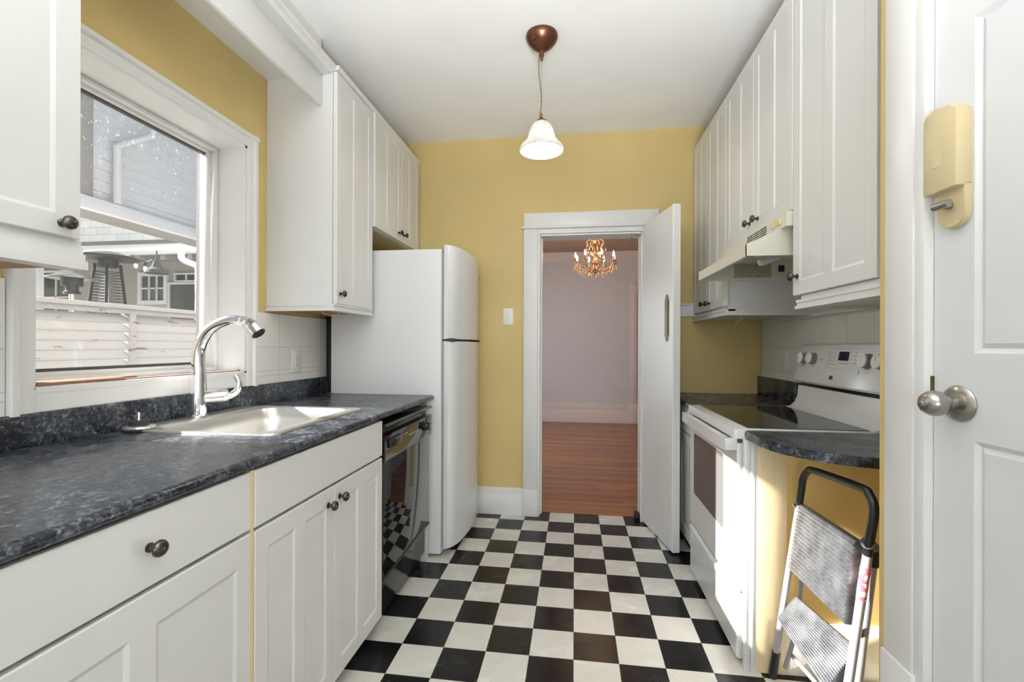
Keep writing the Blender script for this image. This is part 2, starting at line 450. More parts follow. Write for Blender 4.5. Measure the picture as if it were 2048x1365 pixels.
def panel_front(bm, fmap, u0, u1, v0, v1, th, panels, rec=.006, slope=.006, ch=.0025, proud=0.0):
    """A door leaf: slab with sunk panels. fmap(u, v, w) -> world; w = 0 is the face, -th the back. panels: [(u0,u1,v0,v1)]."""
    us = sorted({u0 + ch, u1 - ch} | {p[0] for p in panels} | {p[1] for p in panels})
    vs = sorted({v0 + ch, v1 - ch} | {p[2] for p in panels} | {p[3] for p in panels})
    V = {}
    def vert(u, v, w):
        k = (round(u, 5), round(v, 5), round(w, 5))
        if k not in V: V[k] = bm.verts.new(fmap(u, v, w))
        return V[k]
    for i in range(len(us) - 1):
        for j in range(len(vs) - 1):
            a, b, c, d = us[i], us[i + 1], vs[j], vs[j + 1]
            inside = [p for p in panels if p[0] - 1e-6 <= a and b <= p[1] + 1e-6 and p[2] - 1e-6 <= c and d <= p[3] + 1e-6]
            if not inside:
                bm.faces.new((vert(a, c, 0), vert(b, c, 0), vert(b, d, 0), vert(a, d, 0)))
    for p in panels:
        a, b, c, d = p
        # perimeter vertices of the hole, in order, so the mesh stays closed
        pu = [x for x in us if a - 1e-6 <= x <= b + 1e-6]; pv = [x for x in vs if c - 1e-6 <= x <= d + 1e-6]
        s = slope
        def inn(u, v): return (min(max(u, a + s), b - s), min(max(v, c + s), d - s))
        ring = [(x, c) for x in pu] + [(b, y) for y in pv[1:]] + [(x, d) for x in pu[::-1][1:]] + [(a, y) for y in pv[::-1][1:-1]]
        n = len(ring); inner = [vert(*inn(*q), -rec) for q in ring]; outer = [vert(*q, 0) for q in ring]
        for k in range(n):
            q = [outer[k], outer[(k + 1) % n], inner[(k + 1) % n], inner[k]]; w = []
            for z in q:
                if z not in w: w.append(z)
            if len(w) > 2: bm.faces.new(w)
        w = []
        for z in inner:
            if z not in w: w.append(z)
        if proud:
            # raised field in the middle of the panel
            f = bm.faces.new(w)
            r1 = bmesh.ops.inset_region(bm, faces=[f], thickness=.018, depth=0)
            r2 = bmesh.ops.inset_region(bm, faces=[f], thickness=.014, depth=0)
            d0 = Vector(fmap(0, 0, 0)); d1 = Vector(fmap(0, 0, 1)); dn = d1 - d0
            for vv in f.verts: vv.co += dn * proud
        else: bm.faces.new(w)
    # chamfer ring, sides and back
    ring = [(x, vs[0]) for x in us] + [(us[-1], y) for y in vs[1:]] + [(x, vs[-1]) for x in us[::-1][1:]] + [(us[0], y) for y in vs[::-1][1:-1]]
    def ex(u, v): return (u0 if u == us[0] else u1 if u == us[-1] else u, v0 if v == vs[0] else v1 if v == vs[-1] else v)
    n = len(ring); A = [vert(*q, 0) for q in ring]; Bq = [vert(*ex(*q), -ch) for q in ring]; Cq = [vert(*ex(*q), -th) for q in ring]
    for P_, Q_ in ((A, Bq), (Bq, Cq)):
        for k in range(n): bm.faces.new((P_[k], P_[(k + 1) % n], Q_[(k + 1) % n], Q_[k]))
    bm.faces.new(Cq)
    return bm

KNOB = {}
def knob(parent, x, y, z, s):
    """Dark bronze knob on a face whose outside is +X (s=1) or -X (s=-1)."""
    if s not in KNOB:
        prof = [(.0001, -.001), (.0095, -.001), (.0095, .003), (.006, .005), (.005, .012), (.0065, .016), (.0135, .018), (.0165, .022), (.0165, .026), (.0135, .031), (.007, .034), (.0001, .0348)]
        bm = lathe(B(), prof, 20, basis((0, 0, 0), (s, 0, 0)))
        o = link_mesh('knob', bm, 'bronze', parent, 50, loc=(0, 0, 0)); KNOB[s] = o
        o.location = Vector((x, y, z)) - WLOC[parent.name]; o['label'] = 'round dark bronze knob'
        return o
    o = KNOB[s].copy(); COL.objects.link(o); o.parent = parent; o.location = Vector((x, y, z)) - WLOC[parent.name]; return o

def leaf(parent, xf, s, y0, y1, z0, z1, th=.02, npan=2, stile=.05, rail=.06, name='door', mid=None, mat='cabinet', rec=.004):
    pans = []
    if npan:
        midw = stile if mid is None else mid
        w = (y1 - y0 - 2 * stile - (npan - 1) * midw) / npan
        for i in range(npan):
            a = y0 + stile + i * (w + midw); pans.append((a, a + w, z0 + rail, z1 - rail))
    bm = panel_front(B(), lambda u, v, w: (xf + s * w, u, v), y0, y1, z0, z1, th, pans, rec, slope=.009)
    return link_mesh(name, bm, mat, parent, 12)

def molding(bm, xf, s, y0, y1, z0, steps):
    """Stepped cornice run along y. steps: [(out, z_low, z_high)] relative to xf / z0."""
    pts = []
    back = -.03
    for out, lo, hi in steps:
        pts += [(xf + s * out, z0 + lo), (xf + s * out, z0 + hi)]
    pts = [(xf + s * back, z0 + steps[0][1])] + pts + [(xf + s * back, z0 + steps[-1][2])]
    return prism(bm, pts, 'y', y0, y1)

# ------------------------------------------------------------------ room shell
WL, WR, WB, CZ = -1.56, 1.278, 3.36, 2.787
XP = .78           # near right partition face
YR = -4.2          # rear end of the kitchen
bm = B(); box(bm, WL - .3, 2.3, YR - .1, 3.435, -.1, 0)
struct(link_mesh('floor', bm, 'checker', smooth=0), 'black and cream checkerboard vinyl floor of the kitchen', 'floor')
bm = B(); box(bm, -1.9, 2.6, 3.435, 7.7, -.1, .006)
struct(link_mesh('floor_dining', bm, 'oak', smooth=0), 'reddish brown strip wood floor beyond the doorway', 'floor')
bm = B(); box(bm, WL - .3, 2.3, YR - .1, WB + .14, CZ, CZ + .1)
struct(link_mesh('ceiling', bm, 'ceiling', smooth=0), 'plain white kitchen ceiling', 'ceiling')
bm = B(); box(bm, -1.9, 2.6, WB + .14, 7.7, 2.75, 2.85)
struct(link_mesh('ceiling_dining', bm, 'dining_ceiling', smooth=0), 'taupe ceiling of the room beyond the doorway', 'ceiling')

OY0, OY1, OZ0, OZ1 = 1.12, 1.995, 1.115, 2.195     # window opening
bm = B()
box(bm, WL - .24, WL, .30, OY0, 0, CZ); box(bm, WL - .24, WL, OY1, WB + .14, 0, CZ)
box(bm, WL - .24, WL, OY0, OY1, 0, OZ0); box(bm, WL - .24, WL, OY0, OY1, OZ1, CZ)
bw = B(); box(bw, WL - .24, WL, YR, .30, 0, CZ); struct(link_mesh('wall_left_rear', bw, 'trim', smooth=0), 'white wall of the kitchen part behind the viewpoint', 'wall')
struct(link_mesh('wall_left', bm, 'yellow', smooth=0), 'ochre yellow wall with the window above the sink', 'wall')

DX0, DX1, DZ = -.255, .47, 2.06
bm = B()
box(bm, WL, DX0, WB, WB + .14, 0, CZ); box(bm, DX1, WR + .9, WB, WB + .14, 0, CZ); box(bm, DX0, DX1, WB, WB + .14, DZ, CZ)
struct(link_mesh('wall_back', bm, 'yellow', smooth=0), 'ochre yellow end wall with the open doorway', 'wall')
bm = B(); box(bm, WR, WR + .12, 1.30, WB, 0, CZ)
struct(link_mesh('wall_right', bm, 'yellow', smooth=0), 'ochre yellow wall behind the stove', 'wall')
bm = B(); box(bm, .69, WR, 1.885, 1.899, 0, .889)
struct(link_mesh('wall_under_counter', bm, 'ochre_bounce', smooth=0), 'low ochre wall under the rounded counter, bounce light in its colour', 'wall')

JY1, JY0 = 1.135, .30   # doorway in the partition
bm = B()
box(bm, XP, XP + .12, JY1, 1.30, 0, CZ); box(bm, XP, XP + .12, JY0, JY1, 2.2, CZ)
box(bm, XP + .12, WR + .12, 1.20, 1.30, 0, CZ)
bw = B(); box(bw, XP, XP + .12, YR, JY0, 0, CZ); struct(link_mesh('wall_right_rear', bw, 'trim', smooth=0), 'white wall on the right behind the viewpoint', 'wall')
struct(link_mesh('wall_near_right', bm, 'yellow', smooth=0), 'ochre yellow wall end beside the white panel door', 'wall')
bm = B(); box(bm, 1.75, 1.85, YR, 1.2, 0, CZ)
struct(link_mesh('wall_closet', bm, 'trim', smooth=0), 'wall of the space behind the near right door', 'wall')
bm = B(); box(bm, WL, XP, YR - .1, YR, 0, CZ)
struct(link_mesh('wall_rear', bm, 'trim', smooth=0), 'wall behind the viewpoint', 'wall')

# dining room shell
bm = B(); box(bm, -1.9, 2.6, 7.52, 7.62, 0, 2.85)
struct(link_mesh('wall_dining_back', bm, 'dining_wall', smooth=0), 'pale mauve far wall seen through the doorway', 'wall')
bm = B(); box(bm, -1.8, -1.6, WB + .14, 7.52, 0, 2.85)
struct(link_mesh('wall_dining_left', bm, 'dining_wall', smooth=0), 'left wall of the room beyond the doorway', 'wall')
bm = B(); box(bm, 2.3, 2.5, WB + .14, 7.52, 0, 2.85)
struct(link_mesh('wall_dining_right', bm, 'dining_wall', smooth=0), 'right wall of the room beyond the doorway', 'wall')
bm = B()
prism(bm, [(7.52, .006), (7.49, .006), (7.49, .20), (7.50, .215), (7.495, .25), (7.505, .30), (7.52, .305)], 'x', -1.6, .885)
struct(link_mesh('baseboard_dining', bm, 'dining_trim'), 'tall pale baseboard of the far room', 'baseboard')
bm = B()
prism(bm, [(7.52, 2.60), (7.50, 2.61), (7.49, 2.66), (7.45, 2.70), (7.43, 2.75), (7.52, 2.75)], 'x', -1.6, 2.3)
struct(link_mesh('trim_1', bm, 'dining_trim'), 'cornice moulding of the far room', 'trim')
bm = B()
box(bm, .885, .99, 7.485, 7.52, .32, 2.12, .004); box(bm, .905, .97, 7.478, 7.486, .36, 2.08, .003)
box(bm, .875, 1.0, 7.475, 7.52, .006, .32, .004)
for k in range(2): box(bm, .877 + k * .135, .998 + k * .135, 7.475, 7.52, 2.12, 2.245, .004)
for k in range(2): box(bm, .907 + k * .135, .968 + k * .135, 7.468, 7.476, 2.15, 2.215, .003)
struct(link_mesh('trim_2', bm, 'dining_trim'), 'fluted casing with square corner block in the far room', 'trim')

# doorway casing to the dining room
bm = B()
box(bm, -.372, DX0 - .012, 3.332, WB, .20, 2.10, .004); box(bm, -.378, DX0 - .008, 3.326, WB, 0, .20, .004)
box(bm, DX0 - .012, DX0 + .004, 3.345, WB + .14, 0, DZ)                     # left jamb
box(bm, DX0 + .004, DX0 + .016, 3.40, 3.44, 0, DZ - .01)                    # stop
box(bm, DX1 + .01, .587, 3.332, WB, 0, 2.10, .004)
box(bm, DX1 - .004, DX1 + .012, 3.345, WB + .14, 0, DZ)
box(bm, DX0, DX1, 3.345, WB + .14, DZ - .012, DZ + .004)
box(bm, -.372, .587, 3.345, WB, DZ, 2.10)
box(bm, -.385, .60, 3.322, WB, 2.10, 2.118, .005)
box(bm, -.372, .587, 3.334, WB, 2.118, 2.215, .004)
struct(link_mesh('trim_3', bm, 'trim'), 'wide white casing round the open doorway', 'trim')
bm = B(); prism(bm, [(WB, 0), (3.342, 0), (3.342, .14), (3.348, .15), (3.346, .17), (3.352, .195), (WB, .197)], 'x', -1.0, -.378)
struct(link_mesh('baseboard_back', bm, 'trim'), 'white baseboard between the fridge and the doorway', 'baseboard')
bm = B(); prism(bm, [(WB, 1.455), (3.342, 1.455), (3.342, 1.53), (3.335, 1.535), (3.335, 1.546), (WB, 1.546)], 'x', .60, WR)
struct(link_mesh('trim_4', bm, 'trim'), 'white rail on the end wall behind the open door', 'trim')
bm = B(); prism(bm, [(1.885, 0), (1.868, 0), (1.868, .17), (1.874, .185), (1.876, .20), (1.885, .20)], 'x', .79, WR)
struct(link_mesh('baseboard_under_counter', bm, 'trim'), 'white baseboard of the low wall under the rounded counter', 'baseboard')

# near right doorway: casing, plinth and jamb
bm = B()
box(bm, XP - .016, XP, 1.162, 1.258, .50, CZ, .003); box(bm, XP - .021, XP, 1.155, 1.262, 0, .50, .003)
box(bm, XP - .016, XP, JY0 - .1, JY0 - .02, 0, CZ, .003)
box(bm, XP - .012, XP + .121, JY1 - .003, JY1 + .03, 0, 2.2, .002)
box(bm, XP - .012, XP + .11, JY0 - .03, JY0, 0, 2.2, .002)
struct(link_mesh('trim_5', bm, 'trim'), 'white casing beside the near panel door', 'trim')

# ------------------------------------------------------------------ window over the sink
win = thing('window_1', 'white framed window over the sink looking onto a louvred fence', 'window', (-1.65, 1.557, OZ0))
win['kind'] = 'structure'
CX = -1.54
def frame_profile(bm, y0, y1, z0, z1, w, zb):
    # left, right, top casings with stepped moulding; flat bottom apron
    for (a, b) in ((y0, y0 + w), (y1 - w, y1)):
        left = a == y0
        o = (lambda t: a + t) if left else (lambda t: b - t)
        pr = [(WL, o(0)), (CX - .004, o(0)), (CX + .004, o(.006)), (CX + .004, o(.022)), (CX - .006, o(.030)), (CX - .004, o(w - .012)), (CX - .009, o(w)), (WL, o(w))]
        prism(bm, pr, 'z', zb, z1)
    pr = [(WL, z1), (CX - .004, z1), (CX + .006, z1 - .006), (CX + .006, z1 - .022), (CX - .005, z1 - .030), (CX - .003, z1 - w + .012), (CX - .008, z1 - w), (WL, z1 - w)]
    prism(bm, pr, 'y', y0, y1)
    box(bm, WL, CX - .012, y0 + w - .01, y1 - w + .01, zb - .016, OZ0 + .006)
bm = frame_profile_bm = B(); frame_profile(bm, 1.062, 2.062, 0, 2.262, .067, 1.046)
link_mesh('casing', bm, 'trim', win)
bm = B()   # reveals
box(bm, -1.76, -1.55, OY0 - .004, OY0 + .012, OZ0, OZ1); box(bm, -1.76, -1.55, OY1 - .012, OY1 + .004, OZ0, OZ1)
box(bm, -1.76, -1.55, OY0, OY1, OZ1 - .012, OZ1 + .004); box(bm, -1.76, -1.550, OY0, OY1, OZ0 - .01, OZ0 + .008)
link_mesh('reveal', bm, 'trim', win)
bm = B()
GY0, GY1, GZ0, GZ1 = 1.165, 1.955, 1.165, 2.15
def ring(bm, x0, x1, a, b, c, d, w):
    box(bm, x0, x1, a, a + w, c, d, .003); box(bm, x0, x1, b - w, b, c, d, .003); box(bm, x0, x1, a + w, b - w, c, c + w, .003); box(bm, x0, x1, a + w, b - w, d - w, d, .003)
ring(bm, -1.75, -1.690, OY0 + .012, OY1 - .012, OZ0 + .008, OZ1 - .012, .018)
ring(bm, -1.76, -1.715, OY0 + .024, OY1 - .024, OZ0 + .02, OZ1 - .02, .022)
link_mesh('sash', bm, 'trim', win)
bm = B()
ring(bm, -1.752, -1.728, GY0 - .012, GY1 + .012, GZ0 - .012, GZ1 + .012, .015)
g = link_mesh('gasket', bm, 'spacer', win); g['label'] = 'dark spacer strip round the glass'
bm = B(); box(bm, -1.752, -1.747, GY0 - .014, GY1 + .014, GZ0 - .014, GZ1 + .014)
link_mesh('glass_pane', bm, 'pane', win, 0)
bm = B()
for a, b, c, d, z in ((1.13, 1.50, -1.66, -1.61, .010), (1.13, 1.98, -1.60, -1.575, .004), (1.15, 1.42, -1.60, -1.568, .010), (1.6, 1.975, -1.582, -1.566, .005)):
    box(bm, c, d, a, b, OZ0 + .008, OZ0 + .008 + z, .002)
s_ = link_mesh('sill_board', bm, 'sill_wood', win); s_['label'] = 'chipped bare wood slips on the sill'

# ceiling valance between the upper cabinets over the window
bm = B()
box(bm, WL, -1.262, .985, 2.148, 2.60, CZ)
box(bm, -1.275, -1.257, .985, 2.148, 2.443, 2.61, .002)
prism(bm, [(-1.275, 2.606), (-1.205, 2.606), (-1.20, 2.625), (-1.184, 2.63), (-1.184, 2.645), (-1.275, 2.645)], 'y', .985, 2.148)
struct(link_mesh('trim_6', bm, 'cabinet'), 'white valance board and dropped soffit above the window', 'trim')

# wall tiles
bm = B(); box(bm, WL, -1.549, 2.063, 2.705, 1.045, 1.41, .002); box(bm, WL, -1.549, .30, 1.06, 1.045, 1.43, .002)
struct(link_mesh('trim_7', bm, 'tile_left', smooth=0), 'ivory tile splash strip beside the window', 'tiles')
bm = B(); box(bm, WR - .010, WR, 1.30, 3.34, 1.04, 1.445, .002)
struct(link_mesh('trim_8', bm, 'tile_right', smooth=0), 'ivory tile splash behind the stove', 'tiles')

# ------------------------------------------------------------------ left base run
XB = -.82
CT0, CT1 = .930, .958
def base_carcass(bm, x0, x1, y0, y1, z0, z1):
    box(bm, x0, x1, y0, y0 + .018, z0, z1); box(bm, x0, x1, y1 - .018, y1, z0, z1)
    box(bm, x0, x1, y0, y1, z0, z0 + .018); box(bm, x0, x0 + .012, y0, y1, z0, z1); box(bm, x1 - .018, x1, y0, y1, z1 - .03, z1)
c1 = thing('base_cabinet', 'white base cabinet with one wide drawer, nearest under the dark counter', 'cabinet', (-1.17, .78, 0), 'white base cabinets')
bm = B(); base_carcass(bm, -1.535, XB - .022, .478, 1.076, .075, .915); link_mesh('body', bm, 'cabinet', c1)
bm = B(); box(bm, -1.5, -.895, .478, 1.076, 0, .075); link_mesh('toe_kick', bm, 'black_matte', c1)
bm = panel_front(B(), lambda u, v, w: (XB + w, u, v), .482, 1.074, .775, .922, .02, [])
d1 = link_mesh('drawer', bm, 'cabinet', c1, 30); knob(d1, XB, .79, .853, 1)
leaf(c1, XB, 1, .482, 1.074, .08, .766, npan=2, stile=.048, rail=.07, mid=.055)
bm = B(); box(bm, XB - .021, XB - .004, 1.0765, 1.0885, .08, .924); f_ = link_mesh('filler_strip', bm, 'cream_edge', c1); f_['label'] = 'yellowed cream filler strip'

c2 = thing('base_cabinet', 'white two-door base cabinet under the sink with a plain false front', 'cabinet', (-1.17, 1.48, 0), 'white base cabinets')
bm = B(); base_carcass(bm, -1.535, XB - .022, 1.09, 1.884, .075, .745); link_mesh('body', bm, 'cabinet', c2)
bm = B(); box(bm, -1.5, -.895, 1.09, 1.884, 0, .075); link_mesh('toe_kick', bm, 'black_matte', c2)
bm = panel_front(B(), lambda u, v, w: (XB + w, u, v), 1.09, 1.884, .772, .922, .02, []); link_mesh('false_front', bm, 'cabinet', c2, 30)
dA = leaf(c2, XB, 1, 1.09, 1.486, .078, .763, stile=.05, rail=.058); knob(dA, XB, 1.446, .708, 1)
dB = leaf(c2, XB, 1, 1.489, 1.884, .078, .763, stile=.05, rail=.058); knob(dB, XB, 1.522, .715, 1)

# countertop with bullnose edge and coved backsplash
ct = thing('countertop', 'long charcoal laminate countertop with rounded front edge under the window', 'countertop', (-1.17, 1.5, CT0), 'charcoal laminate countertops')
XF = -.810
def nose(xs, z0=CT0, z1=CT1, s=1):
    c = (z0 + z1) / 2; r = (z1 - z0) / 2; pts = [(xs, z0)]
    for k in range(9):
        a = -PI / 2 + PI * k / 8; pts.append((XF - s * r + s * r * math.cos(a), c + r * math.sin(a)))
    return pts + [(xs, z1)]
bm = B()
prism(bm, nose(-1.545), 'y', .45, 1.348); prism(bm, nose(-.985), 'y', 1.348, 1.962); prism(bm, nose(-1.545), 'y', 1.962, 2.585)
box(bm, -1.545, -1.412, 1.348, 1.962, CT0, CT1)
link_mesh('worktop', bm, 'counter', ct)
bm = B(); prism(bm, [(-1.559, CT1 - .01), (-1.538, CT1 - .01), (-1.538, 1.044), (-1.543, 1.05), (-1.559, 1.05)], 'y', .45, 2.715)
link_mesh('backsplash', bm, 'counter', ct)

# sink
sk = thing('sink', 'stainless steel drop-in sink with a bright rim', 'sink', (-1.2, 1.65, .75))
def rl(x0, x1, y0, y1, r, z): return [(x, y, z) for x, y in rrect(x0, x1, y0, y1, r)]
bm = B()
loft(bm, [rl(-1.520, -.945, 1.335, 1.975, .05, .9505), rl(-1.518, -.947, 1.337, 1.973, .05, .956), rl(-1.508, -.957, 1.347, 1.963, .045, .957),
          rl(-1.405, -.992, 1.357, 1.950, .075, .9555), rl(-1.400, -.997, 1.362, 1.945, .073, .951), rl(-1.394, -1.003, 1.368, 1.939, .07, .90),
          rl(-1.380, -1.016, 1.382, 1.925, .065, .80), rl(-1.35, -1.045, 1.41, 1.895, .05, .775)], cap1=True)
link_mesh('bowl', bm, 'steel', sk, 50)
bm = lathe(B(), [(.001, .7762), (.03, .7762), (.034, .778), (.042, .7785), (.044, .776)], 24, Matrix.Translation((-1.19, 1.66, 0)))
link_mesh('drain', bm, 'chrome', sk)

fa = thing('faucet', 'tall chrome pull-out faucet arching over the sink', 'faucet', (-1.474, 1.632, .957))
fx, fy = -1.474, 1.632
bm = lathe(B(), [(.001, .957), (.031, .957), (.031, .962), (.0275, .966), (.0275, 1.03), (.0265, 1.06), (.0255, 1.10), (.025, 1.135), (.0001, 1.137)], 28, Matrix.Translation((fx, fy, 0)))
link_mesh('base', bm, 'chrome', fa, 40)
bm = tube(B(), smooth_path([(fx, fy, 1.125), (fx - .003, fy, 1.17), (fx + .002, fy, 1.225), (fx + .030, fy, 1.283), (fx + .075, fy, 1.318), (fx + .13, fy, 1.337), (fx + .172, fy, 1.337)], 7), [.0250, .0185], 20)
link_mesh('spout', bm, 'chrome', fa, 60)
bm = B()
hp = smooth_path([(fx + .168, fy, 1.337), (fx + .20, fy, 1.330), (fx + .232, fy, 1.311), (fx + .258, fy, 1.284)], 5)
tube(bm, hp, [.0195, .021, .0245, .027, .0275], 20)
h_ = link_mesh('spray_head', bm, 'chrome', fa, 45)
bm = lathe(B(), [(.001, 0), (.022, 0), (.022, .004), (.001, .0045)], 20, basis(hp[-1], hp[-1] - hp[-2]))
link_mesh('nozzle', bm, 'dark_plastic', h_)
bm = lathe(B(), [(.001, -.03), (.024, -.03), (.025, 0), (.025, .05), (.022, .058), (.001, .059)], 24, basis((fx + .03, fy + .03, 1.032), (.8, .6, .05)))
hb = link_mesh('handle_hub', bm, 'chrome', fa, 40)
hx, hy = fx + .07, fy + .06
bm = tube(B(), smooth_path([(hx - .01, hy - .008, 1.03), (hx + .014, hy + .01, 1.034), (hx + .032, hy + .024, 1.055), (hx + .036, hy + .027, 1.085), (hx + .026, hy + .02, 1.115)], 6), [.0155, .010], 14)
link_mesh('lever', bm, 'chrome', hb, 60)

st = thing('sink_strainer', 'chrome sink strainer with black plug lying by the counter back', 'strainer', (-1.452, 1.36, .957))
bm = lathe(B(), [(.001, .957), (.044, .957), (.047, .961), (.044, .967), (.030, .971), (.001, .972)], 28, Matrix.Translation((-1.452, 1.36, 0)))
link_mesh('basket', bm, 'steel', st, 40)
bm = lathe(B(), [(.001, .971), (.029, .971), (.030, .980), (.026, .985), (.001, .986)], 24, Matrix.Translation((-1.452, 1.36, 0))); p_ = link_mesh('plug', bm, 'black_matte', st, 40)
bm = lathe(B(), [(.001, .985), (.006, .985), (.004, .992), (.0055, 1.004), (.003, 1.012), (.0001, 1.013)], 14, Matrix.Translation((-1.452, 1.36, 0))); link_mesh('pull', bm, 'chrome', p_, 50)

bm = B(); box(bm, WL, -1.515, 2.708, 2.78, .952, 1.425, .004)  # matte black box on the wall in the fridge gap
tag(link_mesh('black_strip', bm, 'black_matte'), 'black upright strip in the gap behind the fridge', 'strip')

# dishwasher
dw = thing('dishwasher', 'glossy black dishwasher between the sink cabinet and the fridge', 'dishwasher', (-1.15, 2.22, 0))
Y0, Y1 = 1.893, 2.545
bm = B(); box(bm, -.95, -.85, Y0, Y1, .06, .90, .003); box(bm, -1.50, -.95, 1.975, Y1, .06, .90, .003); link_mesh('body', bm, 'black', dw)
bm = B(); box(bm, -.85, -.822, Y0 + .006, Y1 - .006, .235, .735, .004); pd = link_mesh('door', bm, 'black_gloss', dw)
bm = B(); box(bm, -.84, -.8195, Y0 + .004, Y1 - .004, .225, .236, .002); link_mesh('door_edge', bm, 'black', pd)
bm = B()
prism(bm, [(-.85, .738), (-.818, .738), (-.812, .748), (-.812, .853), (-.85, .853)], 'y', Y0 + .003, Y1 - .003)
cp = link_mesh('control_panel', bm, 'black_gloss', dw)
bm = B(); prism(bm, [(-.85, .885), (-.815, .885), (-.806, .893), (-.815, .902), (-.85, .902)], 'y', Y0 + .003, Y1 - .003); link_mesh('top_lip', bm, 'black', dw)
bm = B(); box(bm, -.815, -.802, 1.93, 2.075, .792, .832, .008, 3); box(bm, -.803, -.797, 1.955, 2.05, .797, .812, .003); link_mesh('latch', bm, 'black', cp, 40)
bm = lathe(B(), [(.001, -.002), (.026, -.002), (.026, .008), (.020, .012), (.018, .024), (.001, .025)], 24, basis((-.812, 2.42, .806), (1, 0, 0))); box(bm, -.79, -.784, 2.414, 2.426, .785, .827); link_mesh('dial', bm, 'dark_plastic', cp, 40)
bm = B()
for k in range(6): box(bm, -.8122, -.8114, 2.19 + k * .021, 2.205 + k * .021, .800, .806)
link_mesh('control_print', bm, 'grey_mark', cp); bm = B()
for k in range(3): box(bm, -.8122, -.8114, 2.11 + k * .02, 2.122 + k * .02, .818, .822)
link_mesh('control_print', bm, 'grey_mark', cp)
bm = B(); box(bm, -.885, -.868, Y0 + .01, Y1 - .02, .012, .205, .003); link_mesh('kick_plate', bm, 'black', dw)
bm = B(); box(bm, -1.5, -.84, 2.549, 2.578, 0, .917, .002); ep = link_mesh('end_panel', bm, 'cabinet'); tag(ep, 'narrow white support panel between the dishwasher and the fridge', 'panel')

# refrigerator
fr_ = thing('refrigerator', 'white top-freezer refrigerator with rounded doors beside the doorway', 'refrigerator', (-1.1, 2.95, 0))
FY0, FY1 = 2.605, 3.325
for o in (sk, fa, st): o.location.z += .008
bm = B(); box(bm, -1.465, -.775, FY0, FY1, .020, 1.815, .008, 3); link_mesh('cabinet_body', bm, 'fridge', fr_)
bm = B(); box(bm, -.775, -.758, FY0 + .012, FY1 - .012, .06, 1.80); link_mesh('gasket', bm, 'grey_mark', fr_)
def fdoor(z0, z1, name, round_top):
    pts = [(-.758, FY0 + .002)]
    n = 12
    pts.append((-.735, FY0 + .001)); pts.append((-.722, FY0 + .010))
    for k in range(n + 1):
        t = k / n; y = FY0 + .045 + (FY1 - FY0 - .07) * t
        pts.append((-.712 + .052 * math.sin(PI * (t * .82 + .09)) ** .9 - .006, y))
    pts += [(-.735, FY1 - .001), (-.758, FY1 - .002)]
    bm = B(); prism(bm, pts, 'z', z0, z1)
    es = [e for e in bm.edges if abs(e.verts[0].co.z - e.verts[1].co.z) < 1e-6 and e.verts[0].co.x > -.757 and e.verts[1].co.x > -.757]
    bmesh.ops.bevel(bm, geom=es, offset=.010, segments=3, profile=.5, affect='EDGES')
    return link_mesh(name, bm, 'appliance', fr_, 35)
fd = fdoor(1.285, 1.838, 'freezer_door', 1); md_ = fdoor(.055, 1.272, 'fridge_door', 1)
bm = B(); box(bm, -.77, -.70, FY0 + .01, FY0 + .05, 1.273, 1.284); link_mesh('hinge', bm, 'dark_plastic', fr_)
bm = B(); box(bm, -.78, -.69, FY1 - .05, FY1 - .01, 1.273, 1.284); link_mesh('hinge', bm, 'dark_plastic', fr_)
bm = lathe(B(), [(.001, 0), (.012, 0), (.012, .002), (.001, .003)], 16, basis((-.661, 3.15, 1.72), (1, .03, 0))); link_mesh('badge', bm, 'nickel', fd)
for y in (FY0 + .05, FY1 - .06):
    bm = lathe(B(), [(.001, 0), (.018, 0), (.018, .008), (.010, .010), (.010, .025), (.001, .025)], 16, Matrix.Translation((-.80, y, 0))); link_mesh('foot', bm, 'nickel', fr_)
for y in (FY0 + .05, FY1 - .06):
    bm = lathe(B(), [(.001, 0), (.018, 0), (.018, .008), (.010, .010), (.010, .025), (.001, .025)], 16, Matrix.Translation((-1.40, y, 0))); link_mesh('foot', bm, 'nickel', fr_)

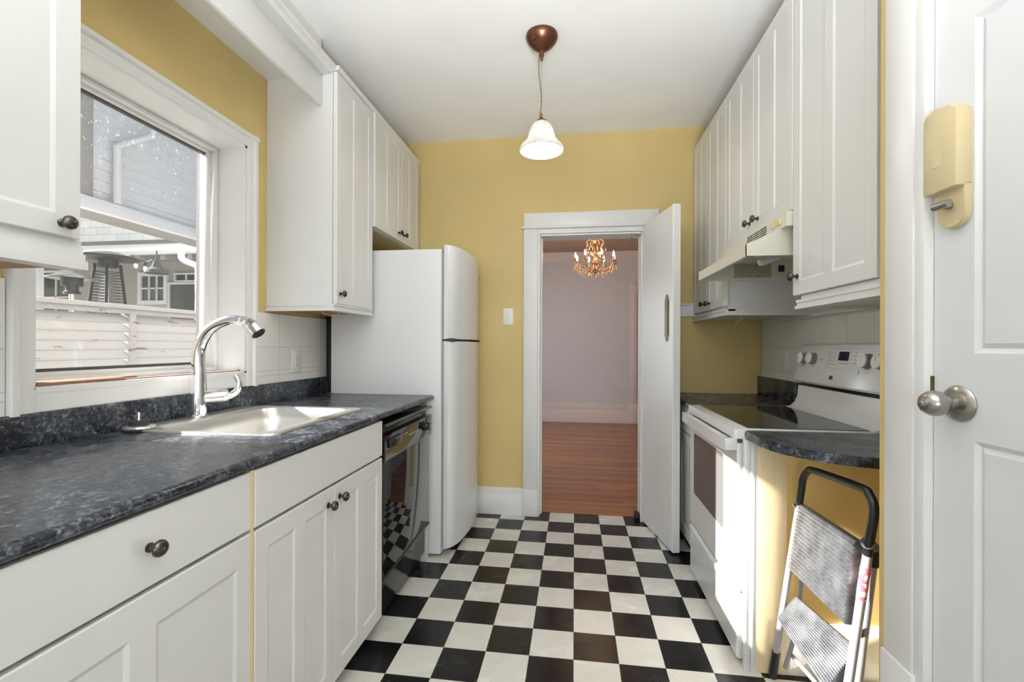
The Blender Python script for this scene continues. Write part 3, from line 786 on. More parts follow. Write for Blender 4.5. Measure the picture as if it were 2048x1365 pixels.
# ------------------------------------------------------------------ left upper cabinets
def upper(label, xb, xf, s, y0, y1, z0, z1, doors, mold=None, group=None, bz=None, bmat='bare_wood'):
    """Wall cabinet from the wall xb to its door face xf. doors: [(y0,y1,knob_y,knob_z)]."""
    t = thing('wall_cabinet', label, 'cabinet', ((xb + xf) / 2, (y0 + y1) / 2, z0), group or 'white wall cabinets')
    bm = B(); xa, xc = sorted((xb, xf - s * .022)); th = .018
    box(bm, xa, xc, y0, y0 + th, z0, z1); box(bm, xa, xc, y1 - th, y1, z0, z1)
    box(bm, xa, xc, y0 + th, y1 - th, z1 - th, z1); box(bm, xa, xa + .01, y0 + th, y1 - th, z0, z1) if s > 0 else box(bm, xc - .01, xc, y0 + th, y1 - th, z0, z1)
    box(bm, *sorted((xf - s * .022, xf - s * .04)), y0 + th, y1 - th, z0, z0 + .03)
    link_mesh('body', bm, 'cabinet', t)
    bm = B(); bz = z0 + .012 if bz is None else bz; box(bm, xa + .012, xc - .004, y0 + th, y1 - .004, bz, bz + .01); b_ = link_mesh('bottom_board', bm, bmat, t)
    if bmat == 'bare_wood': b_['label'] = 'bare wood underside'
    for (a, b, ky, kz, dz0, npan) in doors:
        d = leaf(t, xf, s, a, b, dz0, z1 - .012, npan=npan, stile=.05 if npan == 2 else .056, rail=.05)
        knob(d, xf, ky, kz, s)
    if mold:
        bm = B(); molding(bm, xf - s * .022, s, *mold[0:2], mold[2], mold[3])
        if len(mold) > 4:   # return along an end panel
            ye, sg = mold[4], mold[5]
            pts = [(ye + sg * -.012, mold[2] + mold[3][0][1])]
            for out, lo, hi in mold[3]: pts += [(ye + sg * (out - .012), mold[2] + lo), (ye + sg * (out - .012), mold[2] + hi)]
            pts.append((ye + sg * -.012, mold[2] + mold[3][-1][2]))
            prism(bm, pts, 'x', xb, xf - s * .012)
        link_mesh('bottom_moulding', bm, 'cabinet', t)
    return t
W = WL + .001
upper('white wall cabinet with one door at the left edge, in front of the window', W, -1.2, 1, .37, .972, 1.50, 2.62,
      [(.374, .971, .928, 1.535, 1.505, 1)], (.37, .985, 1.432, [(.006, 0, .022), (.014, .022, .046), (.022, .046, .058), (.028, .058, .072)][::-1] and [(.026, 0, .020), (.018, .020, .038), (.012, .038, .055), (.006, .055, .073)]), bz=1.438)
upper('tall narrow white wall cabinet between the window and the fridge', W, -1.18, 1, 2.15, 2.565, 1.452, 2.63,
      [(2.153, 2.564, 2.19, 1.508, 1.455, 2)], (2.138, 2.572, 1.42, [(.020, 0, .012), (.014, .012, .026), (.020, .026, .034)], 2.15, -1), bz=1.43)
upper('short white two-door wall cabinet above the fridge', W, -1.17, 1, 2.568, 3.345, 1.945, 2.635,
      [(2.571, 2.993, 2.94, 2.0, 1.95, 2), (2.996, 3.343, 3.03, 2.003, 1.95, 2)], bmat='cream_edge')
# cap moulding along the top of the left uppers
bm = B(); prism(bm, [(-1.22, 2.622), (-1.176, 2.622), (-1.168, 2.634), (-1.168, 2.645), (-1.22, 2.645)], 'y', 2.15, 3.355)
struct(link_mesh('trim_9', bm, 'cabinet'), 'white strip along the top of the cabinets over the fridge', 'trim')
bm = tube(B(), smooth_path([(-1.30, 2.22, 1.425), (-1.29, 2.24, 1.408), (-1.26, 2.26, 1.402), (-1.23, 2.26, 1.408), (-1.21, 2.25, 1.43)], 5), .0022, 8)
tag(link_mesh('cable', bm, 'cable'), 'thin pale cable looping under the tall cabinet by the fridge', 'cable')

# ------------------------------------------------------------------ right upper cabinets
XU = .82; WRi = WR - .001
steps = [(.026, 0, .012), (.018, .012, .024), (.022, .024, .034), (.010, .034, .050)]
upper('white two-door wall cabinet beside the end wall, left of the range hood', WRi, XU, -1, 2.66, 3.352, 1.465, 2.635,
      [(2.663, 3.018, 2.955, 1.51, 1.47, 2), (3.021, 3.35, 3.07, 1.515, 1.47, 2)], (2.65, 3.352, 1.418, steps, 2.66, -1), bz=1.425, bmat='cabinet')
upper('white two-door wall cabinet right above the range hood', WRi, XU, -1, 1.874, 2.657, 1.768, 2.635,
      [(1.877, 2.262, 2.21, 1.828, 1.772, 2), (2.265, 2.654, 2.305, 1.83, 1.772, 2)], bmat='cabinet')
upper('large white wall cabinet nearest the panel door, its knob at the lower corner', WRi, XU, -1, 1.38, 1.871, 1.435, 2.635,
      [(1.385, 1.87, 1.835, 1.51, 1.44, 2)], (1.36, 1.845, 1.388, steps, 1.845, 1), bz=1.40, bmat='cabinet')
# wall board and ledge under the hood
bm = B(); box(bm, WR - .016, WR, 1.87, 2.66, 1.452, 1.62)
prism(bm, [(WR, 1.452), (WR - .016, 1.452), (WR - .034, 1.430), (WR - .040, 1.425), (WR - .040, 1.408), (WR, 1.408)], 'y', 1.6, 2.66)
struct(link_mesh('trim_10', bm, 'cabinet'), 'white wall board with a moulded lower edge beneath the hood', 'trim')
bm = tube(B(), smooth_path([(.93, 2.72, 1.42), (.925, 2.71, 1.405), (.91, 2.70, 1.39), (.88, 2.69, 1.375)], 5), .002, 8)
tag(link_mesh('cable', bm, 'cable'), 'thin wire hanging under the cabinet left of the hood', 'cable')

# range hood
hd = thing('range_hood', 'cream under-cabinet range hood with a slanted front above the stove', 'hood', (1.0, 2.27, 1.6))
HY0, HY1 = 1.93, 2.655
bm = B()
# slanted canopy with front lip, side walls and back, open below; a vertical strip above carries vents and switches
sec = [(1.255, 1.60), (1.255, 1.715), (.80, 1.712), (.675, 1.655), (.675, 1.608), (.69, 1.608), (.69, 1.645), (.803, 1.697), (1.24, 1.70), (1.24, 1.60)]
prism(bm, sec, 'y', HY0, HY1)
side = [(1.255, 1.605), (1.255, 1.715), (.80, 1.712), (.675, 1.655), (.675, 1.608)]
prism(bm, side, 'y', HY0 - .002, HY0 + .012); prism(bm, side, 'y', HY1 - .012, HY1 + .002)
box(bm, .80, 1.255, 1.876, HY1, 1.711, 1.767)
link_mesh('shell', bm, 'hood', hd, 0)
bm = B()
for k in range(4):
    for g in range(3): box(bm, .7985, .8015, 2.06 + g * .075, 2.127 + g * .075, 1.722 + k * .010, 1.7265 + k * .010)
v_ = link_mesh('vent_pattern', bm, 'dark_print', hd)
bm = B()
for k in range(3): bm = B(); box(bm, .794, .802, 1.925 + k * .03, 1.943 + k * .03, 1.728, 1.752, .002); link_mesh('switch', bm, 'cream_edge', hd)
bm = B(); prism(bm, [(.86, 1.668), (1.20, 1.640), (1.20, 1.648), (.86, 1.676)], 'y', HY0 + .03, HY0 + .30); link_mesh('filter', bm, 'filter', hd)
bm = lathe(B(), [(.001, 0), (.019, 0), (.021, .01), (.021, .085), (.015, .10), (.001, .102)], 20, basis((.945, 2.30, 1.678), (-.75, -.15, -.32))); link_mesh('lamp_tube', bm, 'white_plastic', hd, 40)
bm = B(); box(bm, .86, 1.05, HY1 - .0155, HY1 - .0125, 1.622, 1.70); link_mesh('notice_plate', bm, 'notice', hd)
bm = B(); box(bm, 1.085, 1.115, HY1 - .018, HY1 - .0125, 1.65, 1.685, .004); link_mesh('socket', bm, 'navy_screen', hd)
bm = B(); box(bm, .82, 1.24, HY0 + .31, HY0 + .322, 1.66, 1.698); link_mesh('baffle', bm, 'hood', hd)

# ------------------------------------------------------------------ stove
rg = thing('stove', 'white freestanding electric range with black ceramic top', 'stove', (.95, 2.28, 0))
SY0, SY1, SX = 1.905, 2.645, .635
bm = B(); box(bm, SX + .045, 1.235, SY0, SY1, .03, .905, .004); link_mesh('body', bm, 'appliance', rg)
bm = panel_front(B(), lambda u, v, w: (SX - w, u, v), SY0 + .002, SY1 - .002, .285, .868, .043, [], ch=.006)
od = link_mesh('oven_door', bm, 'appliance', rg, 30)
bm = B(); prism(bm, rrect(2.075, 2.56, .465, .785, .02), 'x', SX - .002, SX + .004); link_mesh('oven_window', bm, 'oven_glass', od, 30)
bm = B()
hp = [(SX - .008, SY0 + .012, .855), (SX - .042, SY0 + .02, .862), (SX - .048, SY0 + .10, .865), (SX - .05, 2.28, .867), (SX - .048, SY1 - .10, .865), (SX - .042, SY1 - .02, .862), (SX - .008, SY1 - .012, .855)]
prism(bm, [(SX - .045, SY0 + .015), (SX - .05, SY0 + .04), (SX - .052, 2.28), (SX - .05, SY1 - .04), (SX - .045, SY1 - .015), (SX - .02, SY1 - .015), (SX - .026, SY1 - .05), (SX - .028, 2.28), (SX - .026, SY0 + .05), (SX - .02, SY0 + .015)], 'z', .838, .886)
box(bm, SX - .045, SX + .002, SY0 + .004, SY0 + .03, .838, .886, .004); box(bm, SX - .045, SX + .002, SY1 - .03, SY1 - .004, .838, .886, .004)
link_mesh('handle', bm, 'appliance', od, 40)
bm = panel_front(B(), lambda u, v, w: (SX - w, u, v), SY0 + .002, SY1 - .002, .022, .235, .043, [], ch=.006)
prism(bm, [(SX + .02, .235), (SX - .006, .245), (SX - .006, .262), (SX + .008, .272), (SX + .02, .272)], 'y', SY0 + .002, SY1 - .002)
link_mesh('storage_drawer', bm, 'appliance', rg, 30)
bm = B(); prism(bm, rrect(SX - .012, 1.235, SY0 - .004, SY1 + .004, .012, 4), 'z', .886, .924); 
es = [e for e in bm.edges if e.verts[0].co.z > .92 and e.verts[1].co.z > .92]
bmesh.ops.bevel(bm, geom=es, offset=.004, segments=2, profile=.5, affect='EDGES')
tp = link_mesh('cooktop_frame', bm, 'appliance', rg, 35)
bm = B(); prism(bm, rrect(SX + .045, 1.125, SY0 + .022, SY1 - .022, .012, 4), 'z', .9235, .9265); link_mesh('cooktop_glass', bm, 'cooktop', tp, 30)
bm = B(); box(bm, .70, 1.2, SY0 + .01, SY1 - .01, 0, .03); link_mesh('base_plinth', bm, 'black_matte', rg)
# backguard: curved riser, dark gap, slanted control panel
bm = B()
rs = [(1.24, .92), (1.125, .925), (1.15, .934), (1.172, .955), (1.185, .99), (1.19, 1.042), (1.24, 1.042)]
prism(bm, rs, 'y', SY0, SY1); link_mesh('riser', bm, 'appliance', rg, 35)
bm = B(); box(bm, 1.20, 1.245, SY0 + .004, SY1 - .004, 1.04, 1.064); link_mesh('vent_gap', bm, 'black', rg)
bm = B(); prism(bm, [(1.266, 1.058), (1.172, 1.062), (1.166, 1.072), (1.195, 1.245), (1.203, 1.258), (1.225, 1.263), (1.266, 1.263)], 'y', SY0 - .002, SY1 + .002)
bmesh.ops.bevel(bm, geom=[e for e in bm.edges if abs(e.verts[0].co.y - e.verts[1].co.y) < 1e-6], offset=.004, segments=2, profile=.5, affect='EDGES')
cg = link_mesh('control_panel', bm, 'appliance', rg, 30)
pn = Vector((-.986, 0, .165)).normalized()
def onp(z): return 1.166 + (z - 1.072) * (.029 / .173)
def slab(bm, y0, y1, z0, z1, t0, t1):
    vs = []
    for t in (t0, t1):
        for y, z in ((y0, z0), (y1, z0), (y1, z1), (y0, z1)): vs.append(bm.verts.new((onp(z) + pn.x * t, y, z + pn.z * t)))
    for f in ((0, 1, 2, 3), (7, 6, 5, 4), (0, 4, 5, 1), (1, 5, 6, 2), (2, 6, 7, 3), (3, 7, 4, 0)): bm.faces.new([vs[i] for i in f])
def dial(y, z, r):
    bm = lathe(B(), [(.001, -.002), (r, -.002), (r, .004), (r * .90, .006), (r * .88, .024), (.001, .0245)], 28, basis((onp(z), y, z), pn))
    o = link_mesh('dial', bm, 'dial_side', cg, 40)
    bm = lathe(B(), [(.001, .0243), (r * .9, .0243), (r * .88, .029), (r * .8, .031), (.001, .0315)], 28, basis((onp(z), y, z), pn)); box(bm, onp(z) - .034, onp(z) - .029, y - .004, y + .004, z - r * .75, z + r * .75)
    link_mesh('dial_cap', bm, 'white_plastic', o, 40); return o
for y, z in ((2.565, 1.187), (2.475, 1.188)): dial(y, z, .030)
for y in (2.045, 1.955): dial(y, 1.188, .033)
bm = B(); slab(bm, 2.185, 2.262, 1.186, 1.226, -.001, .0012); link_mesh('display', bm, 'navy_screen', cg)
CP = lambda bm: link_mesh('control_print', bm, 'grey_mark', cg)
bm = B(); slab(bm, 2.115, 2.345, 1.238, 1.2392, -.001, .0006); slab(bm, 2.344, 2.346, 1.155, 1.238, -.001, .0006); slab(bm, 2.115, 2.345, 1.150, 1.1508, -.001, .0006)
for k in range(4): slab(bm, 2.318, 2.330, 1.165 + k * .017, 1.169 + k * .017, -.001, .0006); slab(bm, 2.290, 2.300, 1.165 + k * .017, 1.168 + k * .017, -.001, .0006)
for k in range(4): slab(bm, 2.130, 2.142, 1.175 + k * .016, 1.179 + k * .016, -.001, .0006); slab(bm, 2.160, 2.17, 1.175 + k * .016, 1.178 + k * .016, -.001, .0006)
for k in range(5): slab(bm, 2.185 + k * .017, 2.193 + k * .017, 1.170, 1.176, -.001, .0006)
CP(bm)
for y in (2.565, 2.475):
    bm = B(); slab(bm, y - .008, y + .008, 1.146, 1.149, -.001, .0006); CP(bm)
    bm = B(); slab(bm, y - .004, y + .004, 1.226, 1.229, -.001, .0006); CP(bm)
bm = B(); slab(bm, 2.035, 2.055, 1.140, 1.143, -.001, .0006); CP(bm); bm = B(); slab(bm, 2.095, 2.101, 1.13, 1.15, -.001, .0006); CP(bm)
bm = B()
for y, z in ((2.405, 1.183), (2.098, 1.185)): bm = B(); slab(bm, y, y + .006, z, z + .006, -.001, .001); link_mesh('indicator', bm, 'dark_print', cg)
bm = lathe(B(), [(.001, 0), (.016, 0), (.016, .002), (.012, .004), (.001, .0045)], 24, basis((onp(1.105), 2.293, 1.105), pn) @ Matrix.Diagonal((1, 1.0, 1, 1)))
for v in bm.verts: v.co.z = 1.105 + (v.co.z - 1.105) * .62
e_ = link_mesh('emblem', bm, 'nickel', cg, 40); e_['label'] = 'small oval metal emblem'
bm = lathe(B(), [(.001, .0045), (.011, .0046), (.008, .0056), (.001, .0058)], 24, basis((onp(1.105), 2.293, 1.105), pn))
for v in bm.verts: v.co.z = 1.105 + (v.co.z - 1.105) * .5
link_mesh('emblem_core', bm, 'dark_print', e_, 40)

# corner cabinet and counter behind the stove
cc = thing('base_cabinet', 'white base cabinet hidden in the corner behind the open door and the stove', 'cabinet', (.98, 3.0, 0), 'white base cabinets')
bm = B(); base_carcass(bm, .685, 1.255, 2.665, 3.352, .09, .89); link_mesh('body', bm, 'cabinet', cc)
bm = B(); box(bm, .74, 1.2, 2.665, 3.352, 0, .09); link_mesh('toe_kick', bm, 'black_matte', cc)
leaf(cc, .663, -1, 2.67, 3.35, .095, .72); 
bm = panel_front(B(), lambda u, v, w: (.663 - w, u, v), 2.67, 3.35, .73, .885, .02, []); link_mesh('drawer', bm, 'cabinet', cc, 30)
k2 = thing('countertop', 'charcoal laminate countertop in the dim corner behind the stove', 'countertop', (.98, 3.0, .892), 'charcoal laminate countertops')
bm = B(); box(bm, .645, 1.262, 2.655, 3.357, .890, .922, .008, 3); link_mesh('worktop', bm, 'counter', k2)
bm = B(); box(bm, 1.245, 1.264, 2.655, 3.357, .921, 1.045, .005, 2); link_mesh('backsplash', bm, 'counter', k2)

# near rounded counter and its end panel
k3 = [(1.270, 1.462), (1.20, 1.462)]
for p in smooth_path([(1.10, 1.463, 0), (.95, 1.467, 0), (.85, 1.488, 0), (.775, 1.53, 0), (.715, 1.59, 0), (.675, 1.66, 0), (.660, 1.73, 0), (.658, 1.80, 0), (.658, 1.895, 0)], 4): k3.append((p.x, p.y))
k3.append((1.270, 1.895))
bm = B(); prism(bm, k3, 'z', .890, .9215)
es = [e for e in bm.edges if abs(e.verts[0].co.z - e.verts[1].co.z) < 1e-6 and not (e.verts[0].co.y > 1.893 and e.verts[1].co.y > 1.893) and not (e.verts[0].co.x > 1.265 and e.verts[1].co.x > 1.265)]
bmesh.ops.bevel(bm, geom=es, offset=.012, segments=3, profile=.5, affect='EDGES')
tag(link_mesh('countertop', bm, 'counter', None, 50), 'rounded charcoal countertop end jutting out above the folded step stool', 'countertop', 'charcoal laminate countertops')
bm = B(); box(bm, .648, .672, 1.868, 1.889, 0, .889, .003); box(bm, .672, .69, 1.862, 1.889, 0, .889, .002); link_p = link_mesh('end_panel', bm, 'cabinet')
tag(link_p, 'white upright edging strip beside the stove', 'panel')
bm = B(); box(bm, .69, .80, 1.866, 1.884, 0, .889, .001); tag(link_mesh('end_panel', bm, 'almond'), 'cream laminate panel under the rounded counter', 'panel')

# ------------------------------------------------------------------ step stool, folded
so = thing('step_stool', 'folded two-step metal stool with black grip leaning under the rounded counter', 'step stool', (.80, 1.64, 0))
L0, L1 = Vector((.742, 1.845, .004)), Vector((.815, 1.795, .70))
R0, R1 = Vector((.785, 1.497, .004)), Vector((.838, 1.437, .70))
dl = (L1 - L0).normalized(); dr = (R1 - R0).normalized()
Lt, Rt = L1 + dl * .085, R1 + dr * .105
side = (Rt - Lt).normalized()
def lerp(a, b, t): return a + (b - a) * t
bm = tube(B(), [L0 + dl * .05, L1 - dl * .02], .0115, 14); link_mesh('upright', bm, 'grey_tube', so, 60)
bm = tube(B(), [R0 + dr * .05, R1 - dr * .05], .0125, 14); link_mesh('upright', bm, 'grey_tube', so, 60)
for a, d in ((L0, dl), (R0, dr)):
    bm = tube(B(), [a, a + d * .10], .0145, 14); link_mesh('foot', bm, 'dark_plastic', so, 60)
hp = [L1 - dl * .03, L1 + dl * .02, Lt - dl * .015, Lt + dl * .018 + side * .022, Lt + dl * .028 + side * .06, Rt - side * .07 + dr * .03, Rt - side * .028 + dr * .018, Rt - dr * .02, R1 + dr * .0, R1 - dr * .06]
bm = tube(B(), smooth_path(hp, 6), .0122, 14); g_ = link_mesh('grip', bm, 'dark_plastic', so, 60); g_['label'] = 'black padded hand grip'
def tread(c00, c01, c11, c10, name):
    """Ribbed tread: c00 far top, c01 near top, c11 near bottom, c10 far bottom. Ribs run along the tread."""
    c00, c01, c11, c10 = map(Vector, (c00, c01, c11, c10))
    nrm = (c01 - c00).cross(c10 - c00).normalized()
    if nrm.x > 0: nrm = -nrm
    bm = B(); th = .022; nr = 17
    prof = [(0.0, -.004), (.015, 0)]
    for k in range(nr):
        a = .03 + .94 * k / nr; w = .94 / nr
        prof += [(a + w * .08, 0), (a + w * .25, .0045), (a + w * .60, .0045), (a + w * .76, 0)]
    prof += [(.985, 0), (1.0, -.004)]
    rows = []
    for t, h in prof:
        a = lerp(c00, c10, t); b = lerp(c01, c11, t)
        rows.append([bm.verts.new(lerp(a, b, q) + nrm * h) for q in (0.0, .02, .35, .42, .98, 1.0)])
    back = [[bm.verts.new(r[0].co - nrm * th), bm.verts.new(r[-1].co - nrm * th)] for r in (rows[0], rows[-1])]
    for r, s in zip(rows, rows[1:]):
        for k in range(5): bm.faces.new((r[k], r[k + 1], s[k + 1], s[k]))
    bm.faces.new(rows[0] + [back[0][1], back[0][0]]); bm.faces.new(rows[-1] + [back[1][1], back[1][0]])
    bm.faces.new([r[0] for r in rows] + [back[1][0], back[0][0]]); bm.faces.new([r[-1] for r in rows] + [back[1][1], back[0][1]])
    bm.faces.new((back[0][0], back[0][1], back[1][1], back[1][0]))
    return link_mesh(name, bm, 'alu', so, 30)
off = Vector((-.012, 0, 0))
tread(lerp(L0, L1, .955) + Vector((-.008, -.018, .01)), lerp(R0, R1, .955) + Vector((-.02, .028, .01)), lerp(R0, R1, .60) + Vector((-.02, .028, 0)), lerp(L0, L1, .615) + Vector((-.008, -.018, 0)), 'tread')
tread(lerp(L0, L1, .475) + Vector((.03, -.02, 0)), lerp(R0, R1, .475) + Vector((.03, .03, .01)), lerp(R0, R1, .315) + Vector((-.045, .03, -.02)), lerp(L0, L1, .345) + Vector((-.025, -.02, 0)), 'tread')
bo = Vector((.062, .012, 0))
Rb0, Rb1 = Vector((.838, 1.532, .02)), Vector((.8645, 1.464, .66))
bm = tube(B(), smooth_path([L0 + bo + Vector((-.012, 0, .03)), lerp(L0, L1, .3) + bo, lerp(L0, L1, .62) + bo * .8], 3), .0085, 12); link_mesh('rear_leg', bm, 'grey_tube', so, 60)
bm = tube(B(), [Rb0, Rb1], .0130, 12); link_mesh('rear_leg', bm, 'grey_tube', so, 60)
bm = tube(B(), [lerp(L0, L1, .12) + bo, lerp(Rb0, Rb1, .12)], .0075, 10); link_mesh('cross_bar', bm, 'grey_tube', so, 60)
bm = B(); tube(bm, [R1 + Vector((-.006, .0, -.012)), Rb1 + Vector((0, 0, .004)), Rb1 + Vector((-.001, .003, -.05))], [.018, .017, .0145], 12); link_mesh('hinge_bracket', bm, 'dark_plastic', so, 40)
bm = tube(B(), [lerp(R0, R1, .74) , lerp(R0, R1, .88)], .0132, 16); link_mesh('label_sticker', bm, 'sticker', so, 60)
bm = B(); tube(bm, [lerp(R0, R1, .66) + Vector((.0, 0, 0)), lerp(Rb0, Rb1, .55)], .005, 8); link_mesh('stay_link', bm, 'dark_plastic', so, 60)
bm = tube(B(), [lerp(L0, L1, .955) + Vector((-.02, 0, .0)), lerp(L0, L1, .955) + Vector((.02, .0, .0))], .006, 10); link_mesh('rivet', bm, 'nickel', so, 50)

# ------------------------------------------------------------------ swing door to the dining room
A0 = Vector((.4555, 3.425, 0)); A1 = Vector((.580, 2.842, 0))
ed = (A1 - A0).normalized(); nd = Vector((-ed.y, ed.x, 0))       # nd points to +X side
if nd.x < 0: nd = -nd
w_ = (A1 - A0).length
bm = panel_front(B(), lambda u, v, w: tuple(A0 + ed * u - nd * w + Vector((0, 0, v))), 0, w_, .012, 2.10, .046, [], ch=.005)
sd = link_mesh('door_1', bm, 'trim', smooth=30); struct(sd, 'white flush swing door standing open into the kitchen', 'door')
pc = A0 + ed * (w_ - .10)
def onface(u, z, t): return A0 + ed * (w_ - u) - nd * t + Vector((0, 0, z))
bm = B()
pl = [(.055, 1.31), (.055, 1.53), (.062, 1.535), (.062, 1.545), (.078, 1.565), (.088, 1.565), (.104, 1.545), (.104, 1.535), (.111, 1.53), (.111, 1.31), (.104, 1.305), (.104, 1.295), (.088, 1.275), (.078, 1.275), (.062, 1.295), (.062, 1.305)]
va = [bm.verts.new(onface(u, z, -.001)) for u, z in pl]; vb = [bm.verts.new(onface(u, z, .004)) for u, z in pl]
bm.faces.new(va); bm.faces.new(vb); 
for k in range(len(pl)): bm.faces.new((va[k], va[(k + 1) % len(pl)], vb[(k + 1) % len(pl)], vb[k]))
pp = link_mesh('push_plate', bm, 'brass', sd, 30)
bm = B()
q = [(.062, 1.315), (.104, 1.315), (.104, 1.525), (.062, 1.525)]
va = [bm.verts.new(onface(u, z, .0035)) for u, z in q]; vb = [bm.verts.new(onface(u, z, .0065)) for u, z in q]
bm.faces.new(va); bm.faces.new(vb)
for k in range(4): bm.faces.new((va[k], va[(k + 1) % 4], vb[(k + 1) % 4], vb[k]))
bmesh.ops.bevel(bm, geom=list(bm.edges), offset=.002, segments=1, affect='EDGES'); link_mesh('plate_field', bm, 'brass', pp, 30)
bm = B(); box(bm, .43, .50, 3.37, 3.44, .0065, .05, .006); tag(link_mesh('pivot_block', bm, 'black_matte', sd), 'floor pivot', 'hardware'); 
bpy.data.objects['pivot_block'].pop('category', None) if False else None
o_ = bpy.data.objects['pivot_block']; del o_['category']; o_['label'] = 'black floor pivot of the swing door'
bm = tube(B(), smooth_path([(.475, 3.40, 2.035), (.43, 3.37, 2.04), (.40, 3.38, 2.03), (.395, 3.40, 2.015), (.41, 3.42, 2.01)], 5), .004, 8)
link_mesh('closer_spring', bm, 'nickel', sd, 60)

# ------------------------------------------------------------------ near right panel door
De = Vector((.119, -.993, 0)); Do = Vector((.785, 1.1305, 0)); Dn = Vector((-.993, -.119, 0))
def dmap(u, v, w): return tuple(Do + De * u + Dn * w + Vector((0, 0, v)))
DWd = .80
cols = [(.092, .345), (.445, .70)]; rows_ = [(.22, 1.06), (1.237, 1.915), (2.0, 2.08)]
pan = [(a, b, c, d) for a, b in cols for c, d in rows_[:2]]
bm = panel_front(B(), dmap, 0, DWd, .012, 2.12, .04, pan, rec=.007, slope=.010, ch=.003, proud=.005)
d2 = link_mesh('door_2', bm, 'door_paint', smooth=25); struct(d2, 'white panelled door at the right edge', 'door')
def dpt(u, v, w): return Vector(dmap(u, v, w))
bm = lathe(B(), [(.001, -.001), (.037, -.001), (.038, .003), (.034, .008), (.022, .011), (.0135, .014), (.0125, .026), (.017, .030), (.024, .038), (.0265, .050), (.0255, .060), (.020, .070), (.013, .074), (.001, .0745)], 32, basis(dpt(.062, 1.132, 0), Dn))
kb = link_mesh('knob', bm, 'nickel', d2, 50); kb['label'] = 'brushed nickel door knob'
bm = lathe(B(), [(.001, .073), (.0105, .073), (.011, .078), (.006, .079), (.005, .083), (.001, .0835)], 20, basis(dpt(.062, 1.132, 0), Dn)); link_mesh('lock_button', bm, 'nickel', kb, 40)
bm = B(); 
for (u0, u1, v0, v1, w0, w1) in ((-.004, .004, 1.15, 1.185, -.02, .004),):
    vs = [bm.verts.new(dmap(u, v, w)) for u in (u0, u1) for v in (v0, v1) for w in (w0, w1)]
    for f in ((0, 1, 3, 2), (4, 6, 7, 5), (0, 4, 5, 1), (2, 3, 7, 6), (0, 2, 6, 4), (1, 5, 7, 3)): bm.faces.new([vs[i] for i in f])
link_mesh('strike', bm, 'brass', d2)
# alarm / deadbolt cover
def dprism(bm, pts, w0, w1):
    va = [bm.verts.new(dmap(u, v, w0)) for u, v in pts]; vb = [bm.verts.new(dmap(u, v, w1)) for u, v in pts]; n = len(pts)
    bm.faces.new(va); bm.faces.new(vb[::-1])
    for i in range(n): bm.faces.new((va[i], va[(i + 1) % n], vb[(i + 1) % n], vb[i]))
bm = B(); dprism(bm, [(.012, 1.575), (.088, 1.578), (.088, 1.735), (.075, 1.748), (.040, 1.755), (.018, 1.748), (.012, 1.738)], -.001, .034)
bmesh.ops.bevel(bm, geom=list(bm.edges), offset=.003, segments=2, profile=.5, affect='EDGES')
ab = link_mesh('alarm_box', bm, 'alarm', d2, 35); ab['label'] = 'beige plastic alarm box above the knob'
bm = B(); dprism(bm, rrect(.034, .054, 1.628, 1.664, .006), .0335, .0355); link_mesh('button', bm, 'alarm', ab, 30)
bm = B()
arc = [(.026, 1.585), (.088, 1.585)] + [(.057 + .031 * math.cos(a), 1.528 + .031 * math.sin(a)) for a in [-PI * k / 12 for k in range(13)]]
dprism(bm, arc, -.001, .016); bmesh.ops.bevel(bm, geom=[e for e in bm.edges], offset=.002, segments=2, affect='EDGES'); lp = link_mesh('lock_plate', bm, 'alarm', d2, 35); lp['label'] = 'beige lock plate under the alarm box'
bm = tube(B(), [dpt(.040, 1.545, .034), dpt(.074, 1.545, .034)], .0085, 12); lathe(bm, [(.001, .014), (.008, .014), (.008, .034), (.001, .034)], 16, basis(dpt(.057, 1.545, 0), Dn)); link_mesh('thumb_turn', bm, 'nickel', lp, 50)

# ------------------------------------------------------------------ outlets and switch
def plate(name, label, cat, c, axis, sgn, w, h, kind):
    t = thing(name, label, cat, c, 'wall outlets' if kind == 'outlet' else None)
    def mp(u, v, t_): return (c[0] + (sgn * t_ if axis == 'x' else u), c[1] + (u if axis == 'x' else sgn * t_), c[2] + v)
    def slab2(bm, u0, u1, v0, v1, t0, t1, bev=0):
        a = mp(u0, v0, t0); b = mp(u1, v1, t1)
        box(bm, *sorted((a[0], b[0])), *sorted((a[1], b[1])), *sorted((a[2], b[2])), bev)
    bm = B(); slab2(bm, -w / 2, w / 2, -h / 2, h / 2, 0, .006, .002); link_mesh('plate', bm, 'white_plastic', t, 30)
    if kind == 'outlet':
        bm = B(); slab2(bm, -.017, .017, -.034, .034, .005, .008, .0015); f = link_mesh('receptacle', bm, 'white_plastic', t, 30)
        for s in (-1, 1):
            bm = B()
            for u in (-.007, .005): slab2(bm, u, u + .002, s * .02 - .004, s * .02 + .005, .0075, .0085)
            slab2(bm, -.002, .002, s * .02 - .012, s * .02 - .009, .0075, .0085)
            link_mesh('slot_pattern', bm, 'dark_print', f)
    else:
        bm = B(); slab2(bm, -.006, .006, -.012, .012, .005, .008, .001); f = link_mesh('toggle', bm, 'white_plastic', t, 30)
        bm = B(); slab2(bm, -.004, .004, -.001, .010, .006, .017, .001); link_mesh('lever', bm, 'white_plastic', f, 30)
        bm = B(); slab2(bm, -.002, .002, .034, .038, .0055, .0065); link_mesh('screw', bm, 'nickel', t); bm = B(); slab2(bm, -.002, .002, -.038, -.034, .0055, .0065); link_mesh('screw', bm, 'nickel', t)
plate('wall_outlet', 'white outlet on the tiles between the window and the fridge', 'outlet', (-1.549, 2.385, 1.155), 'x', 1, .078, .125, 'outlet')
